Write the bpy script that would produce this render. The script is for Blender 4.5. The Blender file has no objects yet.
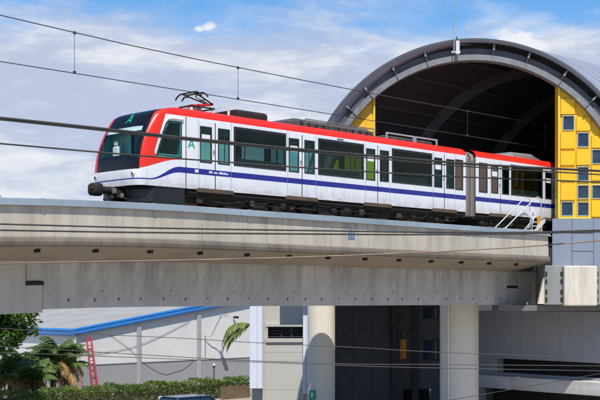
import bpy, math, random
from mathutils import Vector
random.seed(7)
R = math.radians
SC = bpy.context.scene
COL = SC.collection

# ------------------------------------------------------------------ camera, sky, sun, exposure
HC = 6.0
cam_d = bpy.data.cameras.new('camera'); cam = bpy.data.objects.new('camera', cam_d); COL.objects.link(cam)
cam.location = (0, 0, HC); cam.rotation_euler = (R(90), 0, 0)
cam_d.sensor_width = 36; cam_d.lens = 72; cam_d.shift_y = 99 / 600
cam_d.clip_start = 0.5; cam_d.clip_end = 4000
SC.camera = cam
SUN_EL, SUN_AZ = 58.0, 177.0          # azimuth clockwise from +Y: high behind the camera
SV = Vector((math.sin(R(SUN_AZ)) * math.cos(R(SUN_EL)), math.cos(R(SUN_AZ)) * math.cos(R(SUN_EL)), math.sin(R(SUN_EL))))
sd = bpy.data.lights.new('sun', 'SUN'); sd.energy = 4.9; sd.angle = R(0.55); sd.color = (1.0, 0.955, 0.88)
sun = bpy.data.objects.new('sun', sd); COL.objects.link(sun)
sun.rotation_euler = (-SV).to_track_quat('-Z', 'Y').to_euler(); sun.location = (0, -40, 60)

def make_world():
    w = bpy.data.worlds.new('World'); SC.world = w; w.use_nodes = True
    nt = w.node_tree; N = nt.nodes; L = nt.links; N.clear()
    out = N.new('ShaderNodeOutputWorld'); bg = N.new('ShaderNodeBackground')
    sky = N.new('ShaderNodeTexSky'); sky.sky_type = 'NISHITA'; sky.sun_disc = False
    sky.sun_elevation = R(SUN_EL); sky.sun_rotation = R(SUN_AZ); sky.air_density = 1.0; sky.dust_density = 0.1; sky.ozone_density = 5.0
    tc = N.new('ShaderNodeTexCoord'); sep = N.new('ShaderNodeSeparateXYZ'); L.new(tc.outputs['Generated'], sep.inputs[0])
    def mth(op, a, b=None, clamp=False):
        n = N.new('ShaderNodeMath'); n.operation = op; n.use_clamp = clamp
        for i, v in enumerate((a, b)):
            if v is None: continue
            if isinstance(v, (int, float)): n.inputs[i].default_value = v
            else: L.new(v, n.inputs[i])
        return n.outputs[0]
    comb = N.new('ShaderNodeVectorMath'); comb.operation = 'MULTIPLY'; L.new(tc.outputs['Generated'], comb.inputs[0]); comb.inputs[1].default_value = (1, 1, 2.3)
    def noise(scale, detail, rough, off, stretch=(1, 1, 1), dist=0.0):
        mp = N.new('ShaderNodeMapping'); mp.inputs['Location'].default_value = off; mp.inputs['Scale'].default_value = stretch
        L.new(comb.outputs[0], mp.inputs[0])
        n = N.new('ShaderNodeTexNoise'); n.inputs['Scale'].default_value = scale; n.inputs['Detail'].default_value = detail
        n.inputs['Roughness'].default_value = rough; n.inputs['Distortion'].default_value = dist
        L.new(mp.outputs[0], n.inputs['Vector']); return n.outputs['Fac']
    def ramp(v, p0, p1):
        r = N.new('ShaderNodeMapRange'); r.interpolation_type = 'SMOOTHSTEP'
        r.inputs[1].default_value = p0; r.inputs[2].default_value = p1; L.new(v, r.inputs[0]); return r.outputs[0]
    n1 = noise(4.2, 7, 0.55, (1.7, 0.4, 0.2), (1, 1, 1.2), 0.3)
    n2 = noise(13.0, 9, 0.62, (5.2, 2.9, 1.1), (1, 1, 1.3), 0.4)
    # the cloud deck opens to blue overhead; towards the horizon one looks through many layers of it
    open_up = mth('MULTIPLY', mth('SUBTRACT', sep.outputs['Z'], 0.188), 5.2)
    cover = mth('SUBTRACT', mth('ADD', mth('MULTIPLY', n1, 0.72), mth('MULTIPLY', n2, 0.30)), open_up)
    mask = mth('MINIMUM', ramp(cover, 0.24, 0.50), 0.97)
    puff = ramp(mth('ADD', mth('MULTIPLY', noise(7.0, 9, 0.6, (2.1, 7.7, 3.0), (1, 1, 1.5), 0.5), 0.75), mth('MULTIPLY', noise(26, 8, 0.6, (0.3, 1.7, 2.0), (1, 1, 1.4), 0.4), 0.25)), 0.41, 0.61)
    cl = N.new('ShaderNodeMix'); cl.data_type = 'RGBA'
    cl.inputs[6].default_value = (0.515, 0.58, 0.755, 1); cl.inputs[7].default_value = (0.85, 0.862, 0.905, 1); L.new(puff, cl.inputs[0])
    # world strength 0.1 scales the sky; the clouds are given ten times up to match
    mul = N.new('ShaderNodeVectorMath'); mul.operation = 'SCALE'; L.new(cl.outputs[2], mul.inputs[0]); mul.inputs[3].default_value = 10.0
    # two bright cumulus heads standing above the deck of cloud
    fine = mth('MULTIPLY', mth('SUBTRACT', noise(38, 6, 0.65, (0.9, 0.2, 0.4), (1, 1, 0.8), 0.3), 0.5), 0.050)
    head = None
    for (px, py, r0) in ((517, 40, 0.024), (505, 44, 0.016), (533, 46, 0.014), (207, 27, 0.010), (199, 29, 0.007)):
        c = Vector(((px - 300) / 1200, 1.0, (299 - py) / 1200)).normalized()
        sb = N.new('ShaderNodeVectorMath'); sb.operation = 'SUBTRACT'; L.new(tc.outputs['Generated'], sb.inputs[0]); sb.inputs[1].default_value = c
        ml = N.new('ShaderNodeVectorMath'); ml.operation = 'MULTIPLY'; L.new(sb.outputs[0], ml.inputs[0]); ml.inputs[1].default_value = (1, 1, 1.7)
        ln = N.new('ShaderNodeVectorMath'); ln.operation = 'LENGTH'; L.new(ml.outputs[0], ln.inputs[0])
        m = ramp(mth('ADD', ln.outputs['Value'], mth('MULTIPLY', fine, 1.25 * r0 / 0.024)), r0 * 1.15, r0 * 0.25)
        head = m if head is None else mth('MAXIMUM', head, m)
    wc = N.new('ShaderNodeMix'); wc.data_type = 'RGBA'; L.new(head, wc.inputs[0]); L.new(mul.outputs[0], wc.inputs[6]); wc.inputs[7].default_value = (9.0, 9.1, 9.45, 1)
    mask = mth('MAXIMUM', mask, mth('MULTIPLY', head, 0.95))
    hs = N.new('ShaderNodeHueSaturation'); hs.inputs['Saturation'].default_value = 1.22; hs.inputs['Value'].default_value = 1.55; L.new(sky.outputs[0], hs.inputs['Color'])
    mx = N.new('ShaderNodeMix'); mx.data_type = 'RGBA'; L.new(mask, mx.inputs[0]); L.new(hs.outputs[0], mx.inputs[6]); L.new(wc.outputs[2], mx.inputs[7])
    L.new(mx.outputs[2], bg.inputs[0]); bg.inputs[1].default_value = 0.1
    L.new(bg.outputs[0], out.inputs[0])
make_world()
SC.view_settings.view_transform = 'Standard'; SC.view_settings.look = 'None'
SC.view_settings.exposure = 0.0; SC.view_settings.gamma = 1.0; SC.view_settings.use_curve_mapping = False
SC.render.engine = 'CYCLES'
SC.cycles.max_bounces = 8; SC.cycles.transparent_max_bounces = 24

# ------------------------------------------------------------------ frames: t runs along the track, q across it away from the camera
TH = R(44.8); DX, DY = math.sin(TH), math.cos(TH); RZ = math.atan2(DY, DX)
def W(t, q, z=0.0): return Vector((t * DX - q * DY, t * DY + q * DX, z))
def tpx(x, q):                              # along-track station at distance q for a measured bearing
    k = (x - 300) / 1200.0
    return q * (DY + DX * k) / (DX - DY * k)
def wp(x, y, Y): return Vector(((x - 300) / 1200 * Y, Y, HC + (299 - y) / 1200 * Y))
RAIL = 9.05

# ------------------------------------------------------------------ mesh helpers
class MB:
    def __init__(s): s.v = []; s.f = []; s.m = []; s.sm = []
    def add(s, vs, fs, mi=0, smooth=False):
        b = len(s.v); s.v += [tuple(v) for v in vs]
        for f in fs: s.f.append([i + b for i in f]); s.m.append(mi); s.sm.append(smooth)
    def quad(s, a, b, c, d, mi=0): s.add([a, b, c, d], [(0, 1, 2, 3)], mi)
    def box(s, x0, x1, y0, y1, z0, z1, mi=0):
        vs = [(x, y, z) for z in (z0, z1) for y in (y0, y1) for x in (x0, x1)]
        s.add(vs, [(0, 2, 3, 1), (4, 5, 7, 6), (0, 1, 5, 4), (2, 6, 7, 3), (0, 4, 6, 2), (1, 3, 7, 5)], mi)
    def bbox(s, x0, x1, y0, y1, z0, z1, c=0.03, mi=0):      # box with chamfered edges
        def ring(x0, x1, y0, y1, z, c): return [(x0 + c, y0, z), (x1 - c, y0, z), (x1, y0 + c, z), (x1, y1 - c, z), (x1 - c, y1, z), (x0 + c, y1, z), (x0, y1 - c, z), (x0, y0 + c, z)]
        rs = [ring(x0 + c, x1 - c, y0 + c, y1 - c, z0, c * .5), ring(x0, x1, y0, y1, z0 + c, c), ring(x0, x1, y0, y1, z1 - c, c), ring(x0 + c, x1 - c, y0 + c, y1 - c, z1, c * .5)]
        s.rings(rs, mi, True, False)
    def rings(s, rs, mi=0, caps=True, smooth=True, closed=True):
        n = len(rs[0]); vs = [p for r in rs for p in r]; fs = []
        for i in range(len(rs) - 1):
            for j in range(n if closed else n - 1):
                k = (j + 1) % n; fs.append((i * n + j, i * n + k, (i + 1) * n + k, (i + 1) * n + j))
        s.add(vs, fs, mi, smooth)
        if caps and closed:
            s.add(rs[0], [tuple(reversed(range(n)))], mi); s.add(rs[-1], [tuple(range(n))], mi)
    def tube(s, pts, r, n=6, mi=0, caps=True):
        pts = [Vector(p) for p in pts]; rs = []
        rr = r if isinstance(r, (list, tuple)) else [r] * len(pts)
        up = Vector((0, 0, 1))
        for i, p in enumerate(pts):
            d = (pts[min(i + 1, len(pts) - 1)] - pts[max(i - 1, 0)]).normalized()
            a = d.cross(up if abs(d.z) < 0.95 else Vector((1, 0, 0))).normalized(); b = a.cross(d)
            rs.append([p + rr[i] * (math.cos(2 * math.pi * k / n) * a + math.sin(2 * math.pi * k / n) * b) for k in range(n)])
        s.rings(rs, mi, caps, True)
    def prism_y(s, poly, y0, y1, mi=0):      # polygon in x,z swept along y
        n = len(poly); vs = [(x, y0, z) for x, z in poly] + [(x, y1, z) for x, z in poly]
        s.add(vs, [tuple(range(n)), tuple(reversed(range(n, 2 * n)))] + [((i + 1) % n, i, i + n, (i + 1) % n + n) for i in range(n)], mi)
    def prism_x(s, poly, x0, x1, mi=0):      # polygon in y,z swept along x
        n = len(poly); vs = [(x0, y, z) for y, z in poly] + [(x1, y, z) for y, z in poly]
        s.add(vs, [tuple(reversed(range(n))), tuple(range(n, 2 * n))] + [(i, (i + 1) % n, (i + 1) % n + n, i + n) for i in range(n)], mi)
    def panel(s, x0, x1, z0, z1, y, holes=(), mi=0):         # upright sheet at y with rectangular holes
        xs = sorted({x0, x1, *[min(max(h[0], x0), x1) for h in holes], *[min(max(h[1], x0), x1) for h in holes]})
        zs = sorted({z0, z1, *[h[2] for h in holes if z0 < h[2] < z1], *[h[3] for h in holes if z0 < h[3] < z1]})
        for i in range(len(xs) - 1):
            for j in range(len(zs) - 1):
                cx = (xs[i] + xs[i + 1]) / 2; cz = (zs[j] + zs[j + 1]) / 2
                if any(h[0] < cx < h[1] and h[2] < cz < h[3] for h in holes): continue
                s.quad((xs[i], y, zs[j]), (xs[i + 1], y, zs[j]), (xs[i + 1], y, zs[j + 1]), (xs[i], y, zs[j + 1]), mi)
    def frame(s, x0, x1, z0, z1, w, y0, y1, mi=0):           # rectangular frame, butted
        s.box(x0, x1, y0, y1, z1 - w, z1, mi); s.box(x0, x1, y0, y1, z0, z0 + w, mi)
        s.box(x0, x0 + w, y0, y1, z0 + w, z1 - w, mi); s.box(x1 - w, x1, y0, y1, z0 + w, z1 - w, mi)
    def build(s, name, mats, parent=None, attrs=None, loc=None, rz=None):
        me = bpy.data.meshes.new(name); me.from_pydata(s.v, [], s.f); me.validate(); me.update()
        if not isinstance(mats, (list, tuple)): mats = [mats]
        for m in mats: me.materials.append(m)
        if len(me.polygons) == len(s.m):
            me.polygons.foreach_set('material_index', s.m); me.polygons.foreach_set('use_smooth', s.sm)
        if attrs:
            for k, fn in attrs.items():
                a = me.attributes.new(k, 'FLOAT', 'POINT'); a.data.foreach_set('value', [fn(*v.co) for v in me.vertices])
        o = bpy.data.objects.new(name, me); COL.objects.link(o)
        if parent is not None: o.parent = parent
        if loc is not None: o.location = loc
        if rz is not None: o.rotation_euler = (0, 0, rz)
        return o
def tag(o, label=None, cat=None, group=None, kind=None):
    if label: o['label'] = label
    if cat: o['category'] = cat
    if group: o['group'] = group
    if kind: o['kind'] = kind
    return o
def empty(name, loc, rz=0.0, label=None, cat=None, group=None):
    o = bpy.data.objects.new(name, None); o.location = loc; o.rotation_euler = (0, 0, rz); COL.objects.link(o)
    return tag(o, label, cat, group)
def copy_tree(o, parent=None):
    c = o.copy(); COL.objects.link(c); c.parent = parent
    for ch in list(o.children): copy_tree(ch, c)
    return c

# ------------------------------------------------------------------ materials
def mat_base(name):
    m = bpy.data.materials.new(name); m.use_nodes = True
    nt = m.node_tree; b = nt.nodes['Principled BSDF']
    return m, nt, b
def _noise(nt, scale, detail=5, rough=0.55, stretch=(1, 1, 1), coord='Object', dist=0.0, off=(0, 0, 0)):
    tc = nt.nodes.new('ShaderNodeTexCoord'); mp = nt.nodes.new('ShaderNodeMapping'); mp.inputs['Scale'].default_value = stretch; mp.inputs['Location'].default_value = off
    nt.links.new(tc.outputs[coord], mp.inputs[0])
    n = nt.nodes.new('ShaderNodeTexNoise'); n.inputs['Scale'].default_value = scale; n.inputs['Detail'].default_value = detail
    n.inputs['Roughness'].default_value = rough; n.inputs['Distortion'].default_value = dist
    nt.links.new(mp.outputs[0], n.inputs['Vector']); return n.outputs['Fac']
def _range(nt, v, a, b, c=0.0, d=1.0):
    r = nt.nodes.new('ShaderNodeMapRange'); r.inputs[1].default_value = a; r.inputs[2].default_value = b; r.inputs[3].default_value = c; r.inputs[4].default_value = d
    nt.links.new(v, r.inputs[0]); return r.outputs[0]
def _mix(nt, f, a, b, mode='MIX'):
    m = nt.nodes.new('ShaderNodeMix'); m.data_type = 'RGBA'; m.blend_type = mode
    for i, v in ((0, f), (6, a), (7, b)):
        if isinstance(v, (int, float)): m.inputs[i].default_value = v
        elif isinstance(v, tuple): m.inputs[i].default_value = (*v[:3], 1)
        else: nt.links.new(v, m.inputs[i])
    return m.outputs[2]
def _math(nt, op, a, b=0.0):
    n = nt.nodes.new('ShaderNodeMath'); n.operation = op
    for i, v in enumerate((a, b)):
        if isinstance(v, (int, float)): n.inputs[i].default_value = v
        else: nt.links.new(v, n.inputs[i])
    return n.outputs[0]
def paint(name, col, rough=0.45, metal=0.0, dirt=0.12, dirt_col=None, scale=2.0, bump=0.0, streak=0.0, coat=0.0):
    m, nt, b = mat_base(name)
    n = _noise(nt, scale, 7, 0.6); f = _range(nt, n, 0.35, 0.75, 0, dirt * 2.2)
    dc = dirt_col or tuple(c * 0.45 for c in col)
    c = _mix(nt, f, col, dc)
    if streak:
        s = _noise(nt, 1.0, 6, 0.6, (5, 5, 0.35)); c = _mix(nt, _range(nt, s, 0.5, 0.8, 0, streak), c, dc)
    nt.links.new(c, b.inputs['Base Color'])
    nt.links.new(_range(nt, n, 0.3, 0.7, rough * 0.85, min(1, rough * 1.2)), b.inputs['Roughness'])
    b.inputs['Metallic'].default_value = metal
    if coat: b.inputs['Coat Weight'].default_value = coat; b.inputs['Coat Roughness'].default_value = 0.08
    if bump:
        bp = nt.nodes.new('ShaderNodeBump'); bp.inputs['Strength'].default_value = bump; bp.inputs['Distance'].default_value = 0.02
        nt.links.new(_noise(nt, scale * 12, 6, 0.6), bp.inputs['Height']); nt.links.new(bp.outputs[0], b.inputs['Normal'])
    return m
def concrete(name, col, dark, stain=0.5, streak=0.5, warm=None, seam=None, seam_off=0.0, slant=0.0, warm_amt=0.4, rough=0.9, topstain=None):
    m, nt, b = mat_base(name)
    big = _noise(nt, 0.45, 6, 0.6, dist=0.5); fine = _noise(nt, 6, 8, 0.65)
    c = _mix(nt, _range(nt, big, 0.32, 0.72, 0, stain), col, dark)
    c = _mix(nt, _range(nt, fine, 0.3, 0.75, 0, 0.28), c, tuple(v * 0.55 for v in col))
    if streak:
        s = _noise(nt, 1.0, 7, 0.62, (3.2, 3.2, 0.32)); c = _mix(nt, _range(nt, s, 0.47, 0.75, 0, streak), c, tuple(v * 0.42 for v in dark))
    if slant:
        tc = nt.nodes.new('ShaderNodeTexCoord'); m0 = nt.nodes.new('ShaderNodeMapping'); m0.inputs['Rotation'].default_value = (0, R(-32), 0); mp = nt.nodes.new('ShaderNodeMapping'); mp.inputs['Scale'].default_value = (3.4, 1, 0.5)
        nt.links.new(tc.outputs['Object'], m0.inputs[0]); nt.links.new(m0.outputs[0], mp.inputs[0]); n = nt.nodes.new('ShaderNodeTexNoise'); n.inputs['Scale'].default_value = 1.6; n.inputs['Detail'].default_value = 5
        nt.links.new(mp.outputs[0], n.inputs['Vector']); c = _mix(nt, _range(nt, n.outputs['Fac'], 0.5, 0.7, 0, slant), c, tuple(min(1, v * 1.5) for v in col))
    if topstain:
        tc = nt.nodes.new('ShaderNodeTexCoord'); sp = nt.nodes.new('ShaderNodeSeparateXYZ'); nt.links.new(tc.outputs['Object'], sp.inputs[0])
        dr = _range(nt, _noise(nt, 1.0, 7, 0.6, (1.7, 1, 0.16), off=(2, 5, 1)), 0.45, 0.66)
        c = _mix(nt, _math(nt, 'MULTIPLY', _math(nt, 'MULTIPLY', dr, _range(nt, sp.outputs[2], topstain[0], topstain[1], 0.05, 1)), 0.6), c, tuple(v * 0.42 for v in dark))
    if warm:
        wn = _noise(nt, 0.9, 6, 0.6, (0.5, 1, 1.5), off=(3, 1, 2)); c = _mix(nt, _range(nt, wn, 0.35, 0.7, 0, warm_amt), c, warm)
    if seam:
        tc = nt.nodes.new('ShaderNodeTexCoord'); sp = nt.nodes.new('ShaderNodeSeparateXYZ'); nt.links.new(tc.outputs['Object'], sp.inputs[0])
        fr = _math(nt, 'FRACT', _math(nt, 'DIVIDE', _math(nt, 'ADD', sp.outputs[0], 100 * seam - seam_off), seam))
        d = _math(nt, 'ABSOLUTE', _math(nt, 'SUBTRACT', fr, 0.5))
        c = _mix(nt, _math(nt, 'MULTIPLY', _math(nt, 'GREATER_THAN', d, 0.5 - 0.010 / seam), _range(nt, _noise(nt, 1.3, 3, off=(9, 4, 1)), 0.42, 0.58, 0.1, 0.8)), c, tuple(v * 0.25 for v in dark))
    nt.links.new(c, b.inputs['Base Color']); b.inputs['Roughness'].default_value = rough
    bp = nt.nodes.new('ShaderNodeBump'); bp.inputs['Strength'].default_value = 0.25; bp.inputs['Distance'].default_value = 0.03
    nt.links.new(fine, bp.inputs['Height']); nt.links.new(bp.outputs[0], b.inputs['Normal'])
    return m
def glass(name, tint, refl=0.9, rough=0.03):
    m = bpy.data.materials.new(name); m.use_nodes = True; nt = m.node_tree; N = nt.nodes; N.clear()
    out = N.new('ShaderNodeOutputMaterial'); tr = N.new('ShaderNodeBsdfTransparent'); tr.inputs[0].default_value = (*tint, 1)
    gl = N.new('ShaderNodeBsdfGlossy'); gl.inputs['Roughness'].default_value = rough; gl.inputs[0].default_value = (refl, refl, refl, 1)
    gm = N.new('ShaderNodeNewGeometry'); dt = N.new('ShaderNodeVectorMath'); dt.operation = 'DOT_PRODUCT'; nt.links.new(gm.outputs['Normal'], dt.inputs[0]); nt.links.new(gm.outputs['Incoming'], dt.inputs[1])
    f5 = _math(nt, 'POWER', _math(nt, 'SUBTRACT', 1.0, _math(nt, 'ABSOLUTE', dt.outputs['Value'])), 5.0); fac = _math(nt, 'ADD', _math(nt, 'MULTIPLY', f5, 0.92), 0.06); mx = N.new('ShaderNodeMixShader')
    nt.links.new(fac, mx.inputs[0]); nt.links.new(tr.outputs[0], mx.inputs[1]); nt.links.new(gl.outputs[0], mx.inputs[2]); nt.links.new(mx.outputs[0], out.inputs[0])
    return m
def leafmat(name, c1, c2, c3=None):
    m, nt, b = mat_base(name)
    oi = nt.nodes.new('ShaderNodeNewGeometry')
    c = _mix(nt, oi.outputs['Random Per Island'], c1, c2)
    if c3:
        c = _mix(nt, _range(nt, _noise(nt, 0.8, 3), 0.52, 0.66), c, c3)
    nt.links.new(c, b.inputs['Base Color']); b.inputs['Roughness'].default_value = 0.5
    b.inputs['Transmission Weight'].default_value = 0.0
    tr = nt.nodes.new('ShaderNodeBsdfTranslucent'); nt.links.new(c, tr.inputs[0])
    mx = nt.nodes.new('ShaderNodeMixShader'); mx.inputs[0].default_value = 0.3
    out = nt.nodes['Material Output']; nt.links.new(b.outputs[0], mx.inputs[1]); nt.links.new(tr.outputs[0], mx.inputs[2]); nt.links.new(mx.outputs[0], out.inputs[0])
    return m
def corrugated(name, col, pitch=0.25, axis=0, amt=0.6, dirt=0.3):
    m, nt, b = mat_base(name)
    n = _noise(nt, 0.7, 6, 0.6); c = _mix(nt, _range(nt, n, 0.35, 0.7, 0, dirt), col, tuple(v * 0.55 for v in col)); nt.links.new(c, b.inputs['Base Color'])
    tc = nt.nodes.new('ShaderNodeTexCoord'); sp = nt.nodes.new('ShaderNodeSeparateXYZ'); nt.links.new(tc.outputs['Object'], sp.inputs[0])
    s = _math(nt, 'SINE', _math(nt, 'MULTIPLY', sp.outputs[axis], 2 * math.pi / pitch))
    bp = nt.nodes.new('ShaderNodeBump'); bp.inputs['Strength'].default_value = amt; bp.inputs['Distance'].default_value = 0.05
    nt.links.new(s, bp.inputs['Height']); nt.links.new(bp.outputs[0], b.inputs['Normal']); b.inputs['Roughness'].default_value = 0.55
    return m

M = {}
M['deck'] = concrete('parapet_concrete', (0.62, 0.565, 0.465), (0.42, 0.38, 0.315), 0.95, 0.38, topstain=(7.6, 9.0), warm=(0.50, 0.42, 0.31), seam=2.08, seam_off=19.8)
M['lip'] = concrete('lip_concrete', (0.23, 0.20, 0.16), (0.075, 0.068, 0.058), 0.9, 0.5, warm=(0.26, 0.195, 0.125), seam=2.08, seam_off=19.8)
M['under'] = concrete('soffit_concrete', (0.36, 0.31, 0.24), (0.20, 0.165, 0.12), 0.8, 0.0, warm=(0.34, 0.25, 0.15), warm_amt=0.6)  # warm brown partly paints in light bounced from the ground, beside staining
M['girder'] = concrete('girder_concrete', (0.56, 0.53, 0.475), (0.38, 0.36, 0.325), 0.9, 0.2, slant=0.17, topstain=(5.6, 7.3))
M['pierhead'] = concrete('pier_head_concrete', (0.54, 0.50, 0.44), (0.40, 0.365, 0.32), 0.5, 0.35)
M['capgrey'] = concrete('grey_jacket_concrete', (0.30, 0.31, 0.30), (0.22, 0.22, 0.21), 0.5, 0.3)
M['capwhite'] = concrete('white_stained_concrete', (0.76, 0.715, 0.63), (0.56, 0.49, 0.37), 0.8, 0.45, warm=(0.66, 0.52, 0.33), warm_amt=0.3)
M['column'] = concrete('cream_column', (0.78, 0.73, 0.63), (0.66, 0.61, 0.52), 0.4, 0.12, warm=(0.68, 0.60, 0.47), warm_amt=0.3)
M['greywall'] = concrete('grey_rendered_wall', (0.36, 0.37, 0.39), (0.27, 0.275, 0.285), 0.5, 0.2)
M['ledge'] = concrete('mossy_ledge', (0.62, 0.62, 0.62), (0.46, 0.46, 0.44), 0.5, 0.35, warm=(0.24, 0.20, 0.12), warm_amt=0.55)
M['black'] = paint('black_gap', (0.012, 0.012, 0.012), 0.8, dirt=0.05)
M['capmetal'] = paint('galvanised_cap', (0.42, 0.49, 0.54), 0.42, 0.35, 0.4, (0.20, 0.26, 0.29), 0.28, streak=0.3)
M['steel'] = paint('galvanised_steel', (0.55, 0.56, 0.56), 0.4, 0.6, 0.2)
M['palesteel'] = paint('pale_steel', (0.72, 0.73, 0.73), 0.45, 0.2, 0.2)
M['rail'] = paint('rail_steel', (0.25, 0.18, 0.13), 0.5, 0.7, 0.3)
M['yellow'] = paint('yellow_panel', (0.86, 0.52, 0.012), 0.5, 0, 0.14, (0.66, 0.34, 0.01), 0.9, streak=0.30)
M['yellowpale'] = paint('yellow_trim', (0.86, 0.60, 0.05), 0.45, 0, 0.06)
M['basemetal'] = paint('blue_grey_panel', (0.25, 0.285, 0.35), 0.45, 0.15, 0.2, (0.22, 0.26, 0.33), 0.8, streak=0.25)
M['archdark'] = paint('dark_grey_steel', (0.085, 0.095, 0.105), 0.65, 0.0, 0.2)
M['archlight'] = paint('light_grey_steel', (0.23, 0.24, 0.25), 0.65, 0.0, 0.3, streak=0.2)
M['vault'] = corrugated('vault_sheet', (0.30, 0.32, 0.38), 0.6, 1, 0.9, 0.45)
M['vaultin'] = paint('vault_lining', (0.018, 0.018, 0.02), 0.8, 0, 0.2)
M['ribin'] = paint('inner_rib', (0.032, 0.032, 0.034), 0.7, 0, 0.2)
M['winframe'] = paint('pale_window_frame', (0.55, 0.54, 0.44), 0.5, 0, 0.1)
M['dglass'] = paint('dark_window_glass', (0.014, 0.032, 0.070), 0.08, 0, 0.5, (0.03, 0.075, 0.11), 2.2)
M['white'] = paint('white_paint', (0.78, 0.78, 0.79), 0.45, 0, 0.08)
M['black_paint'] = paint('black_satin', (0.010, 0.011, 0.013), 0.5, 0, 0.05, coat=0.05)
M['under_dark'] = paint('grimy_underframe', (0.012, 0.011, 0.010), 0.85, 0.0, 0.4, (0.030, 0.022, 0.015), 3, bump=0.2)
M['brown'] = paint('brown_sill', (0.12, 0.075, 0.045), 0.7, 0, 0.3)
M['bellows'] = corrugated('grey_bellows', (0.33, 0.28, 0.25), 0.09, 0, 1.0, 0.3)
M['teal_in'] = paint('teal_lining', (0.22, 0.50, 0.46), 0.6, 0, 0.1)
M['dark_in'] = paint('dark_lining', (0.10, 0.14, 0.14), 0.7, 0, 0.1)
M['seat'] = paint('pale_seat', (0.62, 0.62, 0.58), 0.6, 0, 0.1)
M['green'] = paint('green_emblem', (0.015, 0.36, 0.20), 0.4, 0, 0.02)
M['redpaint'] = paint('red_paint', (0.62, 0.03, 0.03), 0.4, 0, 0.1)
M['redladder'] = paint('red_ladder_paint', (0.62, 0.05, 0.06), 0.45, 0, 0.15)
M['bluedecal'] = paint('blue_sticker', (0.13, 0.19, 0.42), 0.5, 0, 0.05)
M['whdecal'] = paint('white_sticker', (0.8, 0.8, 0.8), 0.5, 0, 0.03)
M['wire'] = paint('cable_rubber', (0.035, 0.032, 0.03), 0.6, 0, 0.2)
M['thinwire'] = paint('thin_wire', (0.06, 0.06, 0.065), 0.5, 0.3, 0.1)
M['g_window'] = glass('saloon_window_glass', (0.085, 0.19, 0.18), 0.35)
M['g_far'] = glass('far_window_glass', (0.50, 0.70, 0.68), 0.5)
M['g_door'] = glass('door_window_glass', (0.28, 0.60, 0.54), 0.35)
M['g_wind'] = glass('windscreen_glass', (0.86, 0.95, 0.93), 0.35)
M['g_brown'] = paint('brown_window_pane', (0.075, 0.040, 0.016), 0.15, 0, 0.2, coat=0.3)  # opaque glossy brown in place of see-through glass
M['wh_wall'] = paint('warehouse_render', (0.78, 0.77, 0.74), 0.8, 0, 0.12, (0.45, 0.44, 0.41), 0.8, bump=0.1, streak=0.25)
M['wh_dado'] = paint('warehouse_dado', (0.34, 0.345, 0.355), 0.8, 0, 0.15, (0.25, 0.25, 0.26), 0.8, streak=0.2)
M['wh_post'] = paint('warehouse_pilaster', (0.42, 0.42, 0.43), 0.7, 0, 0.12)
M['wh_roof'] = corrugated('warehouse_roof_sheet', (0.42, 0.39, 0.345), 0.4, 0, 0.25, 0.5)
M['bluetrim'] = paint('blue_trim_metal', (0.035, 0.23, 0.62), 0.35, 0.0, 0.15, (0.02, 0.12, 0.38), 1.0, coat=0.3)
M['beige'] = paint('beige_panel', (0.50, 0.50, 0.45), 0.7, 0, 0.1, (0.42, 0.41, 0.36), 0.6, streak=0.1)
M['bluewhite'] = paint('bluish_white_panel', (0.72, 0.76, 0.86), 0.5, 0, 0.08)
M['darkbld'] = paint('charcoal_wall', (0.095, 0.102, 0.118), 0.7, 0, 0.15)
M['darkbld2'] = paint('black_pillar', (0.045, 0.045, 0.05), 0.7, 0, 0.15)
M['orange'] = paint('orange_sign', (0.75, 0.28, 0.02), 0.5, 0, 0.1)
M['asphalt'] = paint('asphalt', (0.055, 0.055, 0.055), 0.9, 0, 0.3, (0.09, 0.088, 0.082), 0.8, bump=0.3)
M['pave'] = concrete('pavement_concrete', (0.45, 0.425, 0.38), (0.28, 0.26, 0.24), 0.5, 0.0, seam=2.5)
M['earth'] = concrete('yard_ground', (0.42, 0.37, 0.29), (0.30, 0.26, 0.20), 0.6, 0.0)
M['leaf'] = leafmat('broad_leaf', (0.045, 0.115, 0.014), (0.12, 0.20, 0.03), (0.10, 0.18, 0.02))
M['hedge'] = leafmat('hedge_leaf', (0.07, 0.13, 0.018), (0.18, 0.26, 0.045), (0.21, 0.25, 0.05))
M['palm'] = leafmat('palm_leaf', (0.065, 0.135, 0.022), (0.17, 0.235, 0.06))
M['palmdry'] = leafmat('dry_palm_leaf', (0.34, 0.20, 0.06), (0.48, 0.30, 0.11))
M['bark'] = paint('bark', (0.15, 0.115, 0.08), 0.9, 0, 0.3, bump=0.4)
M['carblue'] = paint('dark_blue_car_paint', (0.02, 0.04, 0.10), 0.3, 0.2, 0.05, coat=0.6)
M['tyre'] = paint('tyre_rubber', (0.02, 0.02, 0.02), 0.8, 0, 0.1)
M['wood'] = paint('weathered_boards', (0.22, 0.15, 0.10), 0.8, 0, 0.35, scale=3, streak=0.4)

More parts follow.
